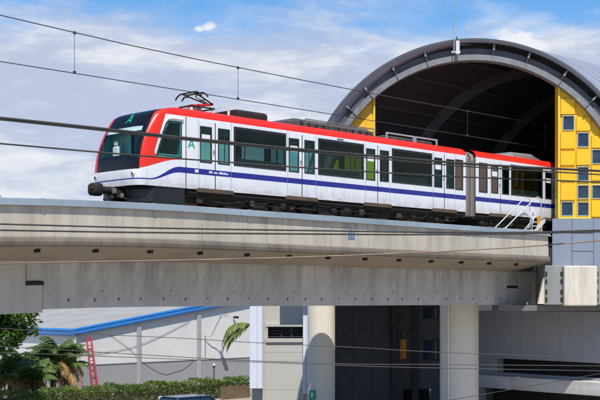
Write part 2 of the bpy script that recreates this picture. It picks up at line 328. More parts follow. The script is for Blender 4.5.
def livery_mat():
    m, nt, b = mat_base('train_livery'); L = nt.links
    def at(n):
        a = nt.nodes.new('ShaderNodeAttribute'); a.attribute_name = n; return a.outputs['Fac']
    n = _noise(nt, 1.4, 6, 0.6); wht = _mix(nt, _range(nt, n, 0.35, 0.8, 0, 0.25), (0.80, 0.80, 0.82), (0.62, 0.61, 0.60))
    st = _noise(nt, 1.0, 6, 0.6, (6, 6, 0.5)); wht = _mix(nt, _range(nt, st, 0.50, 0.80, 0, 0.42), wht, (0.46, 0.42, 0.38))
    tc = nt.nodes.new('ShaderNodeTexCoord'); sp = nt.nodes.new('ShaderNodeSeparateXYZ'); L.new(tc.outputs['Object'], sp.inputs[0])
    gr = _math(nt, 'MULTIPLY', _range(nt, sp.outputs[2], 1.15, 0.72, 0, 1), _range(nt, _noise(nt, 2.2, 7, 0.65, (1, 1, 2)), 0.35, 0.7, 0.05, 0.75))
    wht = _mix(nt, gr, wht, (0.30, 0.25, 0.20))      # brake dust along the skirt
    c = _mix(nt, _math(nt, 'LESS_THAN', _math(nt, 'ABSOLUTE', at('stripe')), 1.0), wht, (0.016, 0.022, 0.24))
    c = _mix(nt, _math(nt, 'GREATER_THAN', at('red'), 0.0), c, (0.80, 0.030, 0.014))
    c = _mix(nt, _math(nt, 'GREATER_THAN', at('dark'), 0.0), c, (0.006, 0.006, 0.008))
    L.new(c, b.inputs['Base Color']); b.inputs['Roughness'].default_value = 0.32
    b.inputs['Coat Weight'].default_value = 0.06; b.inputs['Specular IOR Level'].default_value = 0.35; b.inputs['Coat Roughness'].default_value = 0.1
    return m
M['livery'] = livery_mat()
#PART2
# ------------------------------------------------------------------ ground, street
g = MB(); g.quad((-900, -60, 0), (900, -60, 0), (900, 2500, 0), (-900, 2500, 0))
tag(g.build('ground', M['earth']), kind='structure')
s = MB(); s.quad((-40, 38.5, .004), (120, 38.5, .004), (120, 47.0, .004), (-40, 47.0, .004))
for k in range(26): s.quad((-38 + 6 * k, 42.68, .008), (-35 + 6 * k, 42.68, .008), (-35 + 6 * k, 42.82, .008), (-38 + 6 * k, 42.82, .008), 1)
tag(s.build('road', [M['asphalt'], M['whdecal']], loc=W(0, 0), rz=RZ), kind='structure')
s = MB(); s.box(-40, 120, 47.0, 49.5, -.05, .13); s.box(-40, 120, 28, 38.5, -.05, .13)
tag(s.build('pavement', M['pave'], loc=W(0, 0), rz=RZ), kind='structure')

# ------------------------------------------------------------------ viaduct
def zo(t):
    if t >= 26: return 0.0
    if t >= 18: return -.0026 * (26 - t) ** 2
    return -.0026 * 64 + .0416 * (t - 18) * 0.9
via = empty('railway_viaduct', W(0, 33.55, 0), RZ, 'long concrete railway viaduct carrying the red and white train', 'viaduct')
TS = [-30 + 2 * i for i in range(24)] + [17 + .8 * i for i in range(37)] + [46.7]
TS = sorted(t for t in set(TS) if t <= 46.7)
def sweep(mb, sec, mats, ts, closed=True, y0=33.55):
    n = len(sec); vs = []; 
    for t in ts: vs += [(t, q - y0, z + zo(t)) for q, z in sec]
    b = len(mb.v); mb.v += vs
    for i in range(len(ts) - 1):
        for j in range(n if closed else n - 1):
            k = (j + 1) % n
            mb.f.append([b + i * n + j, b + i * n + k, b + (i + 1) * n + k, b + (i + 1) * n + j]); mb.m.append(mats[j]); mb.sm.append(False)
    if closed:
        mb.f.append([b + j for j in reversed(range(n))]); mb.m.append(mats[0]); mb.sm.append(False)
        mb.f.append([b + (len(ts) - 1) * n + j for j in range(n)]); mb.m.append(mats[0]); mb.sm.append(False)
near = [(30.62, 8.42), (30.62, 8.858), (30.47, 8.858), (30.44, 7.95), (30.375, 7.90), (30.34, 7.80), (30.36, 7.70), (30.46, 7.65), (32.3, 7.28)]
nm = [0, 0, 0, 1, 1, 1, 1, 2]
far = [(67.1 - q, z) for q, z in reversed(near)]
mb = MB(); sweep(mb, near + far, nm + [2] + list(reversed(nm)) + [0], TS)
th = [tpx(x, 30.7) for x in (39, 97.5, 152, 202, 249, 291, 330, 367, 401, 433, 463, 491, 518)]
for t in th + [tpx(39, 30.7) - 2.1 * i for i in range(1, 12)]:
    z = zo(t)                                    # dark anchor pockets under the edge of the slab, sunk into a short collar
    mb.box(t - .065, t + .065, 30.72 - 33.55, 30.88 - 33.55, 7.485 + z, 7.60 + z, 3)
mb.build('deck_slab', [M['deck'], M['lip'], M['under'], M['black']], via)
for (qa, qb, side) in ((30.35, 30.70, 0), (36.40, 36.75, 1)):
    c = MB(); sweep(c, [(qa, 8.862), (qa, 9.05), (qa + .02, 9.068), (qb - .02, 9.068), (qb, 9.05), (qb, 8.862)], [0] * 6, TS)
    for i in range(26):                          # lapped cover straps at the joints
        t = 19.8 + 4.16 * (i - 12)
        if t < 46.5: c.box(t - .06, t + .06, qa - .012 - 33.55, qb + .01 - 33.55, 8.858 + zo(t), 9.078 + zo(t))
    c.build('parapet_cap', M['capmetal'], via)
def girder_poly(pts):                            # densify so the girder follows the gradient
    out = []
    for i in range(len(pts)):
        a = pts[i]; b = pts[(i + 1) % len(pts)]; n = max(1, int(abs(b[0] - a[0]) / 1.5))
        for k in range(n):
            t = a[0] + (b[0] - a[0]) * k / n; out.append((t, a[1] + (b[1] - a[1]) * k / n + zo(t)))
    return out
GB, GT = 5.735, 7.30
mb = MB()
mb.prism_y(girder_poly([(20.52, 6.64), (21.12, 6.64), (21.12, GB), (46.24, GB), (46.24, 6.62), (47.08, 6.62), (47.08, GT), (20.52, GT)]), 32.4 - 33.55, 34.7 - 33.55)
for i in range(26):
    t = 22.1 + .98 * i + random.uniform(-.06, .06)
    if t < 45.8:
        mb.box(t - .035, t + .035, 32.39 - 33.55, 32.41 - 33.55, 5.97 + zo(t) + random.uniform(-.03, .03), 6.045 + zo(t), 1)
        if i % 3 == 1: mb.box(t + .3, t + .34, 32.392 - 33.55, 32.41 - 33.55, 6.25 + zo(t), 6.30 + zo(t), 1)
mb.build('girder', [M['girder'], paint('rusty_bolt_hole', (.13, .115, .10), .9)], via)
mb = MB(); mb.prism_y(girder_poly([(3, GB - .1), (21.08, GB - .1), (21.08, 6.50), (20.47, 6.50), (20.47, GT), (3, GT)]), 32.36 - 33.55, 34.74 - 33.55); mb.build('pier_head', M['pierhead'], via)
mb = MB(); mb.prism_y([(46.28, GB), (49.6, GB), (49.6, GT), (47.13, GT), (47.13, 6.50), (46.28, 6.50)], 32.37 - 33.55, 34.73 - 33.55); mb.build('pier_head', M['pierhead'], via)
for t in (20.8, 46.7):
    mb = MB(); mb.box(t - .33, t + .33, 32.34 - 33.55, 33.4 - 33.55, 6.505 + zo(t), 6.615 + zo(t)); mb.build('bearing_pad', M['black'], via)
mb = MB()
for k, (y, rr) in enumerate(((0, 1), )):
    mb.rings([[(11 + r * math.cos(a * math.pi / 12), r * math.sin(a * math.pi / 12), z) for a in range(24)] for z, r in ((0, .95), (4.6, .95), (5.2, 1.05), (5.6, 1.15))])
mb.build('pier_shaft', M['column'], via)
# track
trk = empty('railway_track', W(0, 33.15, 8.42), RZ, 'railway track on the viaduct deck under the train', 'track')
for y in (-.72, .72):
    mb = MB(); TT = [t for t in TS if t < 46.6]
    vs = [(y - .035, 0), (y + .035, 0), (y + .035, .15), (y - .035, .15)]
    sweep(mb, [(q + 33.15, z + .47) for q, z in vs], [0] * 4, TT + [46.69], y0=33.15)
    mb.box(46.7, 75, y - .035, y + .035, .47, .62); mb.build('rail', M['rail'], trk)
mb = MB(); sweep(mb, [(32.1, .008), (34.2, .008), (34.2, .46), (32.1, .46)], [0] * 4, TS, y0=33.15); mb.build('plinth', M['under_dark'], trk)

# ------------------------------------------------------------------ station hall
YF = 55.5; SX = 8.09; ZC = 10.07
D3 = Vector((DX, DY, 0))
st = empty('station_hall', (SX, YF, 0), 0, 'vaulted metro station hall with dark arched mouth and yellow panelled walls', 'station')
def ring(mb, r0, r1, y0, y1, a0=0, a1=180, n=64, mi=0, d=None):
    """arched band between radii r0,r1; front face at y0, swept back to y1 straight (d None) or along the track axis by length d"""
    off = Vector((0, y1 - y0, 0)) if d is None else D3 * d
    rs = []
    for i in range(n + 1):
        a = R(a0 + (a1 - a0) * i / n); ca, sa = math.cos(a), math.sin(a)
        p0 = Vector((r0 * ca, y0, ZC + r0 * sa)); p1 = Vector((r1 * ca, y0, ZC + r1 * sa))
        rs.append([p0, p1, p1 + off, p0 + off])
    mb.rings(rs, mi, True, False)
LEN = 48
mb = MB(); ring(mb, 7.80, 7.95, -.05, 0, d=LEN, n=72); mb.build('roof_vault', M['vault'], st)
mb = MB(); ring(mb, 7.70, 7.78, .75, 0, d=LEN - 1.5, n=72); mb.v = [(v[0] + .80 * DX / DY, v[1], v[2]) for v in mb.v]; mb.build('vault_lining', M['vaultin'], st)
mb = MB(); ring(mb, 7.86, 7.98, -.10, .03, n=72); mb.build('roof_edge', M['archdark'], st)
mb = MB(); ring(mb, 7.785, 7.799, -.02, .44, n=72); ring(mb, 7.56, 7.80, .45, .50, n=72); mb.build('soffit_shade', M['vaultin'], st)  # near-black rings stand for the shade under the roof overhang
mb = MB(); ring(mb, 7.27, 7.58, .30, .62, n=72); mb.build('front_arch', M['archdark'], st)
mb = MB(); ring(mb, 7.02, 7.28, .16, .70, n=72); mb.build('arch_flange', M['archlight'], st)
angs = [math.degrees(math.atan2((211 - y), (x - 475))) for x, y in ((343, 103), (361, 83), (391, 64), (424, 49), (495, 42.5), (531, 51), (568, 70), (596, 97))]
angs += [angs[0] + 13, angs[-1] - 13]
for a in angs:
    b = MB(); ca, sa = math.cos(R(a)), math.sin(R(a))
    def P(r, w, y): return Vector((r * ca - w * sa, y, ZC + r * sa + w * ca))
    for (r0, r1, w, y0, y1, mi) in ((7.50, 7.785, .042, .06, .29, 0), (7.285, 7.497, .020, .12, .29, 1), (7.0, 7.26, .03, .10, .155, 0)):
        vs = [P(r, ww, y) for r in (r0, r1) for y in (y0, y1) for ww in (-w, w)]
        b.add(vs, [(0, 2, 3, 1), (4, 5, 7, 6), (0, 1, 5, 4), (2, 6, 7, 3), (0, 4, 6, 2), (1, 3, 7, 5)], mi)
    b.build('arch_bracket', [M['archlight'], M['archdark']], st)
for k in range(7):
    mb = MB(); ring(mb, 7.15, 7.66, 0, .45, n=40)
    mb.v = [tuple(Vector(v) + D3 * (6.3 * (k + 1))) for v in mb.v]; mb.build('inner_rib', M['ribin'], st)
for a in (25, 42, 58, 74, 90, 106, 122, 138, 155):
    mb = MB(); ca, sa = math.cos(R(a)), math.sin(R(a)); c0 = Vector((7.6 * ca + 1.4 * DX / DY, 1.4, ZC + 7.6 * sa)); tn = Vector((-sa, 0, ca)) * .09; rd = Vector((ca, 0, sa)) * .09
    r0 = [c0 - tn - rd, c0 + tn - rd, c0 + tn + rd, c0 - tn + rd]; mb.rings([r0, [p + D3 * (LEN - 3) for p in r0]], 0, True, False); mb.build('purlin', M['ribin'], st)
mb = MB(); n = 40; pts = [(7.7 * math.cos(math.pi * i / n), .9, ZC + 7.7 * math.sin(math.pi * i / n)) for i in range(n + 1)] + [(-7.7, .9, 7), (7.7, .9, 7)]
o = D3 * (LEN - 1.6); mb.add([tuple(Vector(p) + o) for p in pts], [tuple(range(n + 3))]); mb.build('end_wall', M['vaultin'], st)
def XX(px, Y=56.0): return (px - 300) / 1200 * Y - SX
def ZZ(py, Y=56.0): return HC + (299 - py) / 1200 * Y
ZB = ZZ(218.7)
# yellow wings
def wing(x0, x1, name='yellow_wall'):
    mb = MB(); n = 16; RR = 7.10
    top = []
    for i in range(n + 1):
        x = x0 + (x1 - x0) * i / n; top.append((x, ZC + math.sqrt(max(0, RR * RR - x * x))))
    poly = [(x1, ZB), (x0, ZB)] + top
    mb.prism_y(list(reversed(poly)), .52, 1.0); return mb
wl = wing(-7.08, XX(374) , 'yellow_wall'); wl.build('yellow_wall', M['yellow'], st)
wr = wing(XX(558.3), 7.08); 
pan = [(560.2, 574.6, 99, 114.4), (560.2, 574.6, 132, 148.8), (560.2, 574.6, 151.2, 165.3), (560.2, 574.6, 167.8, 181), (560.2, 574.6, 183.2, 200.2),
       (576, 590, 117, 131), (576, 590, 149.4, 165.2), (591.3, 606, 136, 148), (591.3, 606, 165.5, 180.6), (591.3, 606, 200.4, 217), (607, 622, 160, 185), (607, 622, 188, 214)]
for x0, x1, y0, y1 in pan: wr.bbox(XX(x0), XX(x1), .42, .523, ZZ(y1), ZZ(y0), .012)
wr.box(XX(575.0), XX(575.9), .46, .523, ZZ(113), ZZ(101))
wr.build('yellow_wall', M['yellow'], st)
tb = MB(); tb.box(XX(557.7), XX(559.6), .40, 1.1, ZB, ZZ(85)); tb.box(XX(559.6), XX(590.8), .44, .518, ZB, ZZ(216.6)); tb.build('yellow_jamb', M['yellowpale'], st)
tb = MB(); tb.box(XX(373.2), XX(375), .40, 1.1, ZB, ZZ(98.5)); tb.build('yellow_jamb', M['yellowpale'], st)
mb = MB(); mb.rings([[(XX(592) + .1 * math.cos(k * math.pi / 8), y, ZZ(119) + .1 * math.sin(k * math.pi / 8)) for k in range(16)] for y in (.47, .525)]); mb.build('round_plate', M['orange'], st)
for x0, x1, y0, y1 in ((562.3, 574.2, 115.6, 130.6), (577, 588.8, 132.6, 147.3), (577, 588.8, 166.6, 181.2), (577, 588.8, 185, 198.8), (577, 588.8, 202, 216.2), (560.8, 573, 201.6, 216.2), (591.4, 604, 149.5, 164.2), (591.4, 604, 184.8, 198.9), (608, 620, 140, 155)):
    f = MB(); f.frame(XX(x0), XX(x1), ZZ(y1), ZZ(y0), .032, .43, .524)
    fo = f.build('window', M['winframe'], st)
    p = MB(); p.box(XX(x0) + .028, XX(x1) - .028, .485, .521, ZZ(y1) + .028, ZZ(y0) - .028); p.build('pane', M['dglass'], fo)
# base: blue grey cladding below the yellow walls, and the trackbed slab running back under the vault
def slab(x0, x1, y0, z0, z1, m, name):
    mb = MB(); a = Vector((x0, y0, z0)); b = Vector((x1, y0, z0)); c = Vector((x1, y0, z1)); d = Vector((x0, y0, z1))
    mb.rings([[a, b, c, d], [v + D3 * LEN for v in (a, b, c, d)]], 0, True, False); return mb.build(name, m, st)
mb = MB(); xa, xb = XX(551.6), 8.2
a = [(xa, .34, ZZ(266)), (xb, .34, ZZ(266)), (xb, .34, ZB - .003), (xa, .34, ZB - .003)]
mb.rings([a, [tuple(Vector(v) + D3 * LEN) for v in a]], 0, True, False)
for xs in (571.2, 592.5): mb.box(XX(xs), XX(xs) + .025, .33, .345, ZZ(265.5), ZB - .01, 1)
for yy in range(226, 264, 6): mb.box(XX(569.6), XX(570.2), .33, .342, ZZ(yy) - .015, ZZ(yy) + .015, 1)
mb.box(XX(571.8), XX(592.2), .328, .345, ZZ(251.6), ZZ(251), 1); mb.box(XX(571.8), XX(592.2), .328, .345, ZZ(233.6), ZZ(233), 1)
mb.build('cladding_base', [M['basemetal'], M['archdark']], st)
slab(-9.05, XX(374), 4.9, 7.0, ZB - .003, M['basemetal'], 'cladding_base')  # unseen left base, set back and widened to shade the beige wall
mb = MB(); mb.box(-10.4, XX(374) - .1, -1.3, -1.08, 7.03, 8.75); mb.build('shade_wall', M['capgrey'], st)  # unseen thin wall added to cast the band of shade on the column
mb = MB(); mb.box(XX(374) - .099, XX(374) + .2, -1.3, .33, 7.45, 7.75); mb.build('shade_wall_bracket', M['capgrey'], st)  # holds the added shade wall, unseen as well
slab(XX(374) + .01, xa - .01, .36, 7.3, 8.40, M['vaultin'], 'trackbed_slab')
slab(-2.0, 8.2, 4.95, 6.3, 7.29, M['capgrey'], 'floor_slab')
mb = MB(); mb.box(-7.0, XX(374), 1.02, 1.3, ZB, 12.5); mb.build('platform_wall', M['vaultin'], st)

# mast on the arch
ms = empty('lightning_mast', (SX + XX(453.4, 55.4), YF - .30, ZZ(53, 55.4)), 0, 'thin pale mast rising from the top of the station arch', 'mast')
mb = MB(); mb.tube([(0, 0, 0), (0, 0, 1.2), (0, 0, 3.6)], [.028, .024, .016], 8); mb.build('pole', M['steel'], ms)
mb = MB(); mb.bbox(.08, .26, -.05, .10, -.1, .52, .02); mb.box(-.1, .3, .0, .13, -.02, .05); mb.build('mast_bracket', M['palesteel'], ms)
mb = MB(); mb.tube([(.13, 0, .5), (.13, 0, .72)], .035, 8); mb.build('lamp', M['archdark'], ms)

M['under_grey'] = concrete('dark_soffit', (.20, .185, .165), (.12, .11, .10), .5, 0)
# pier cap beam below the station front
cb = empty('pier_cap_beam', (14.2, 54.4, 5.7), 0, 'thick concrete cap beam under the blue grey cladding, with a white stained block', 'cap beam')
def CX(px): return (px - 300) / 1200 * 54.4 - 14.2
def CZ(py): return HC + (299 - py) / 1200 * 54.4 - 5.7
mb = MB(); mb.bbox(CX(545), CX(562.6), 0, 2.2, CZ(305), CZ(265.5), .03)
for px in (546.3, 561.3):
    for py in (274, 281.5, 292, 299.5): mb.box(CX(px) - .04, CX(px) + .04, -.03, .02, CZ(py) - .1, CZ(py) + .1, 1)
mb.build('grey_block', [M['capgrey'], M['black']], cb)
mb = MB(); mb.bbox(CX(563), CX(596), -.28, 2.2, CZ(306), CZ(266), .05); mb.build('white_block', M['capwhite'], cb)
mb = MB(); mb.bbox(CX(596.3), CX(640), 0, 2.2, CZ(305), CZ(266), .03)
for py in (274, 281.5, 292, 299.5): mb.box(CX(597.3) - .04, CX(597.3) + .04, -.03, .02, CZ(py) - .1, CZ(py) + .1, 1)
mb.build('grey_block', [M['capgrey'], M['black']], cb)
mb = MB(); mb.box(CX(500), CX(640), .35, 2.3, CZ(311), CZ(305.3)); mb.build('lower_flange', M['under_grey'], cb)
mb = MB(); mb.add([(CX(544.2), .1, CZ(278)), (CX(544.9), .1, CZ(278)), (CX(544.9), .1, CZ(304)), (CX(538.5), .1, CZ(304)), (CX(544.2), .4, CZ(278)), (CX(544.9), .4, CZ(278)), (CX(544.9), .4, CZ(304)), (CX(538.5), .4, CZ(304))],
       [(3, 2, 1, 0), (4, 5, 6, 7), (0, 1, 5, 4), (3, 0, 4, 7), (2, 3, 7, 6), (1, 2, 6, 5)]); mb.build('sunlit_wedge', M['capwhite'], cb)  # pale wedge stands for a triangle of sunlight at the girder's end
mb = MB(); mb.rings([[(CX(650) + .9 * math.cos(a * math.pi / 12), 1.2 + .9 * math.sin(a * math.pi / 12), z) for a in range(24)] for z in (-5.7, CZ(312))]); mb.build('pier_shaft', M['column'], cb)

# columns
def column(px0, px1, Y, ztop, label, trimx=None):
    r = (px1 - px0) / 2400 * Y; x = ((px0 + px1) / 2 - 300) / 1200 * Y
    c = empty('concrete_column', (x, Y, 0), 0, label, 'column', 'round columns below the viaduct')
    mb = MB(); mb.rings([[(r * k * math.cos(a * math.pi / 24), r * k * math.sin(a * math.pi / 24), z) for a in range(48)] for z, k in ((0, 1), (ztop - .15, 1), (ztop, .97))]); mb.build('shaft', M['column'], c)
    mb = MB(); mb.rings([[(r * k * math.cos(a * math.pi / 24), r * k * math.sin(a * math.pi / 24), z) for a in range(48)] for z, k in ((0, 1.12), (.5, 1.12), (.55, 1.04))]); mb.build('plinth', M['pierhead'], c)
    if trimx is not None:
        mb = MB(); mb.tube([(trimx, -r * .86, .6), (trimx, -r * .86, ztop - .2)], .05, 8); mb.build('downpipe', M['column'], c)
    return c
column(307.5, 335, 57.8, 6.9, 'sunlit cream column with curved shadows and a green poster')
column(440, 478.5, 57.5, 6.95, 'wide shaded cream column right of the dark opening', trimx=-.62)
pb = MB(); xx = (312.3 - 300) / 1200 * 57.8; rr = (335 - 307.5) / 2400 * 57.8 + .012; cx0 = (321.25 - 300) / 1200 * 57.8
def pc(a, z): return (cx0 + rr * math.sin(a), 57.8 - rr * math.cos(a), z)
def pq(a0, a1, z0, z1, mi, o=0, tilt=0.10, n=6):
    for i in range(n):
        b0 = a0 + (a1 - a0) * i / n; b1 = a0 + (a1 - a0) * (i + 1) / n
        f = lambda a, z: (cx0 + (rr + o) * math.sin(a), 57.8 - (rr + o) * math.cos(a), z + (a + .8) * tilt)
        pb.quad(f(b0, z0), f(b1, z0), f(b1, z1), f(b0, z1), mi)
zp = lambda y: HC + (299 - y) / 1200 * 57.2
pq(-1.05, -.40, zp(400.5), zp(390.5), 0)
pq(-.86, -.60, zp(396.2), zp(394.6), 1, .004); pq(-.80, -.66, zp(398), zp(392.6), 1, .006, n=2)
# unseen block added behind the viaduct to shade the passage below
co = empty('shade_block', (4.2, 60, 0), 0, 'unseen raised block added behind the viaduct to shade the passage', 'building')
mb = MB(); mb.box(-2.3, 4.4, 0, 14, 5.95, 8.3); mb.build('shade_slab', M['capgrey'], co)
for x in (-1.8, 2.2): mb = MB(); mb.box(x - .2, x + .2, 6.5, 6.9, 0, 5.949); mb.build('post', M['darkbld2'], co)
tag(pb.build('poster', [M['green'], M['whdecal']]), 'small green poster with a white mark pasted on the sunlit column', 'poster')
# sticker on the parapet
bs = MB(); t0 = tpx(352, 30.42)
for i, (a, b_, c_, d_) in enumerate(((-.17, .17, -.18, -.10), (-.17, -.09, -.08, .10), (-.04, .04, -.08, .16), (.09, .17, -.08, .10), (-.05, .05, .18, .25))): bs.box(a, b_, -.006, .004, c_, d_)
o = bs.build('wall_sticker', M['bluedecal'], loc=W(t0, 30.443, 8.42), rz=RZ); tag(o, 'small blue mark stuck on the concrete parapet below the train', 'sticker')
# ------------------------------------------------------------------ train
T0, Q0, WD = 24.25, 31.8, 2.7
def smooth(a, b, v):
    u = min(1, max(0, (v - a) / (b - a))); return u * u * (3 - 2 * u)
def ztop(s): return 3.2 + .38 * math.sqrt(max(0, 1 - abs(s) ** 6))
def xn(z): return .12 + .75 * (max(0, z - 1.2) / 2) ** 2 + .95 * (max(0, z - 3.12) / .45) ** 3 + (.06 * (1.2 - z) if z < 1.2 else 0)
def xf(s, z): return min(2.12, xn(z) + .80 * (1 - max(0.0, 1 - min(1, abs(s)) ** 5) ** .2))
def a_stripe(x, y, z, nose=True):
    u = smooth(.65, 1.95, x) if nose else 1.0
    return (z - (.965 + (1.37 - .965) * u)) / (.022 + (.10 - .022) * u)
def zlow(x): return 1.29 + .42 * smooth(.1, 2.0, x) ** .8
def a_red_nose(x, y, z):
    s = abs((y - WD / 2) / (WD / 2))
    roof = z - 3.22
    pillar = min((.80 + .37 * (z - 1.77)) - x, z - zlow(x))
    low = min(z - zlow(x), 1.75 - z, 2.0 - x)
    return max(roof, pillar, low)
def a_dark_nose(x, y, z):
    s = abs((y - WD / 2) / (WD / 2))
    sb = .93 - .02 * (z - 1.36) - .06 * max(0, (z - 2.8) / .6) if y < WD / 2 else .70
    return min(sb - s, z - 1.285, 1.62 - x) if x < 2.0 else -1.0
A_NOSE = {'stripe': a_stripe, 'red': a_red_nose, 'dark': a_dark_nose}
A_BODY = {'stripe': lambda x, y, z: a_stripe(x, y, z, False), 'red': lambda x, y, z: z - 3.22, 'dark': lambda x, y, z: -1.0}
def framed(parent, x0, x1, z0, z1, fw, glassm, side=0, notice=False, y=0.0, kind='window'):
    yy = -.012 if side == 0 else WD - .03
    f = MB(); f.frame(x0, x1, z0, z1, fw, yy + y, yy + y + .042); fo = f.build(kind, M['black_paint'], parent)
    p = MB(); p.quad((x0 + fw * .8, yy + y + .02, z0 + fw * .8), (x1 - fw * .8, yy + y + .02, z0 + fw * .8), (x1 - fw * .8, yy + y + .02, z1 - fw * .8), (x0 + fw * .8, yy + y + .02, z1 - fw * .8))
    p.build('pane', glassm, fo)
    return fo
M['joint'] = paint('grey_joint', (.30, .30, .31), .7)
def door(parent, s, notice=True, brown=False):
    for k, (a, b, wa, wb) in enumerate(((s - .73, s - .022, s - .70, s - .17), (s + .022, s + .73, s + .13, s + .67))):
        m = MB(); h = (wa, wb, 1.70, 2.95)
        m.panel(a, b, .80, 3.12, -.014, [h])
        m.box(a, b, -.0135, .02, 3.122, 3.128); m.box(a - .001, a + .008, -.0136, .02, .80, 3.12); m.box(b - .008, b + .001, -.0136, .02, .80, 3.12)
        d = m.build('door_leaf', M['livery'], parent, A_BODY)
        f = MB(); f.frame(wa - .01, wb + .01, 1.69, 2.96, .045, -.022, .012); f.build('window_frame', M['black_paint'], d)
        p = MB(); p.quad((wa, -.004, 1.70), (wb, -.004, 1.70), (wb, -.004, 2.95), (wa, -.004, 2.95)); p.build('pane', M['g_brown'] if brown and k == 0 else M['g_door'], d)
        if k == 0 and notice:
            p = MB(); p.box(wa + .08, wb - .06, -.0105, -.0055, 2.46, 2.68); p.build('notice', M['whdecal'], d)
            p = MB(); p.bbox(s - .09, s - .05, -.03, -.013, 2.0, 2.16, .008); p.build('handle', M['black_paint'], d)
    for e in (-.752, .752): m = MB(); m.box(s + e - .007, s + e + .007, -.004, .01, .76, 3.2); m.build('panel_joint', M['joint'], parent)
    m = MB(); m.box(s - .021, s + .021, -.012, .02, .81, 3.11); m.build('door_seal', M['black'], parent)
    m = MB(); m.box(s - .82, s + .82, -.06, .3, .655, .79); m.build('door_sill', M['brown'], parent)
def body(parent, xa, xb, doors, wins, near_holes):
    m = MB(); holes = [(s - .735, s + .735, .795, 3.13) for s in doors] + near_holes
    m.panel(xa, xb, .75, 3.2, 0, holes)
    m.panel(xa, xb, .75, 3.2, WD, [(w[0], w[1], 1.80, 3.05) for w in wins] + [(s - .6, s + .6, 1.75, 2.95) for s in doors])
    ns = 40; SS = [-math.cos(math.pi * i / ns) for i in range(ns + 1)]
    pr = [(WD / 2 + WD / 2 * s, ztop(s)) for s in SS]
    m.rings([[(x, y, z) for y, z in pr] for x in (xa, xb)], 0, False, True, False)
    m.build('body', M['livery'], parent, A_BODY)
    i = MB(); i.box(xa, xb, .05, WD - .05, 1.0, 1.08, 0); i.box(xa, xb, .06, WD - .06, 3.14, 3.18, 1)
    i.box(xa + .01, xa + .05, .05, WD - .05, 1.08, 3.14, 1); i.box(xb - .05, xb - .01, .05, WD - .05, 1.08, 3.14, 1)
    for s in doors:
        for dx in (-.85, .85): i.tube([(s + dx, .45, 1.08), (s + dx, .45, 3.14)], .02, 6, 2); i.tube([(s + dx, WD - .45, 1.08), (s + dx, WD - .45, 3.14)], .02, 6, 2)
    i.tube([(xa + .1, .75, 2.95), (xb - .1, .75, 2.95)], .02, 6, 2); i.tube([(xa + .1, WD - .75, 2.95), (xb - .1, WD - .75, 2.95)], .02, 6, 2)
    i.build('interior', [M['dark_in'], M['teal_in'], M['palesteel']], parent)
    for w in wins:
        for y0, y1 in ((.10, .55), (WD - .55, WD - .10)):
            sm = MB(); sm.bbox(w[0] + .1, w[1] - .1, y0, y1, 1.45, 1.53, .02); sm.bbox(w[0] + .1, w[1] - .1, (y0 if y0 < 1 else y1 - .07), (y0 + .07 if y0 < 1 else y1), 1.53, 2.0, .02); sm.build('bench_seat', M['seat'], parent)
M['gear'] = paint('dusty_gear', (.028, .024, .020), .85, 0, .5, scale=6); M['unit_tan'] = paint('grimy_tan', (.07, .058, .045), .7, 0, .4, scale=6)
def underframe(parent, xa, xb, bogies):
    u = MB(); u.bbox(xa, xb, .10, WD - .10, .50, .75, .03)
    x = xa + .6
    rnd = random.Random(int(xa * 10) + 5)
    while x < xb - 1.2:
        w = rnd.uniform(.5, 1.3)
        if not any(b - 1.75 < x + w / 2 < b + 1.75 for b in bogies): u.bbox(x, x + w, .12 + rnd.uniform(0, .12), WD - .15, .16 + rnd.uniform(0, .1), .498, .03)
        x += w + rnd.uniform(.06, .3)
    u.tube([(xa + .1, .06, .62), (xb - .1, .06, .62)], .03, 6, 0)
    k = xa + .4
    while k < xb - 1.0:
        L_ = rnd.uniform(.5, 1.6); z_ = rnd.uniform(.32, .58)
        u.tube([(k, .09, z_), (k + L_ * .3, .06, z_ - .06), (k + L_ * .7, .07, z_ - .05), (k + L_, .10, z_ + .05)], .018, 5, 1)
        if rnd.random() < .6: u.bbox(k + .1, k + .1 + rnd.uniform(.12, .3), .07, .16, .30, .30 + rnd.uniform(.12, .25), .015, 1 + (rnd.random() < .3))
        k += rnd.uniform(.5, 1.1)
    u.build('underframe', [M['under_dark'], M['gear'], M['unit_tan']], parent)
    for b in bogies:
        m = MB(); m.bbox(b - 1.6, b + 1.6, .28, .46, .28, .60, .05); m.bbox(b - 1.6, b + 1.6, WD - .46, WD - .28, .28, .60, .05); m.bbox(b - .3, b + .3, .46, WD - .46, .25, .55, .05)
        for dx in (-.35, .35): m.tube([(b + dx, .37, .5), (b + dx, .37, .75)], .1, 8)
        bo = m.build('bogie', M['under_dark'], parent)
        for dx in (-1.05, 1.05):
            for y in (.62, WD - .62):
                wmb = MB(); wmb.rings([[(b + dx + r * math.cos(k * math.pi / 14), yy, .42 + r * math.sin(k * math.pi / 14)) for k in range(28)] for yy, r in ((y - .07, .30), (y - .065, .41), (y + .05, .41), (y + .065, .44), (y + .085, .44))]); wmb.build('wheel', M['rail'], bo)

car = empty('metro_car', W(T0, Q0, RAIL), RZ, 'leading metro car with black windscreen, red front and pantograph', 'metro car', 'cars of the metro train')
SEAM = [27.79 - T0 + 4.33 * i for i in range(4)]
XA, XB = 2.22, 42.3 - T0
WINS = [(SEAM[i] + .90, SEAM[i] + 3.48) for i in range(3)]
nh = [(w[0], w[1], 1.72, 3.08) for w in WINS] + [(41.52 - T0, 42.08 - T0, 1.70, 2.98)]
body(car, XA, XB, SEAM, WINS, nh)
for w in WINS:
    framed(car, w[0] - .02, w[1] + .02, 1.70, 3.10, .10, M['g_window'])
    framed(car, w[0], w[1], 1.80, 3.05, .04, M['g_far'], 1)
framed(car, 41.50 - T0, 42.10 - T0, 1.68, 3.0, .05, M['g_brown'])
for s in SEAM: door(car, s)
underframe(car, 2.3, XB, [3.9, 14.2])
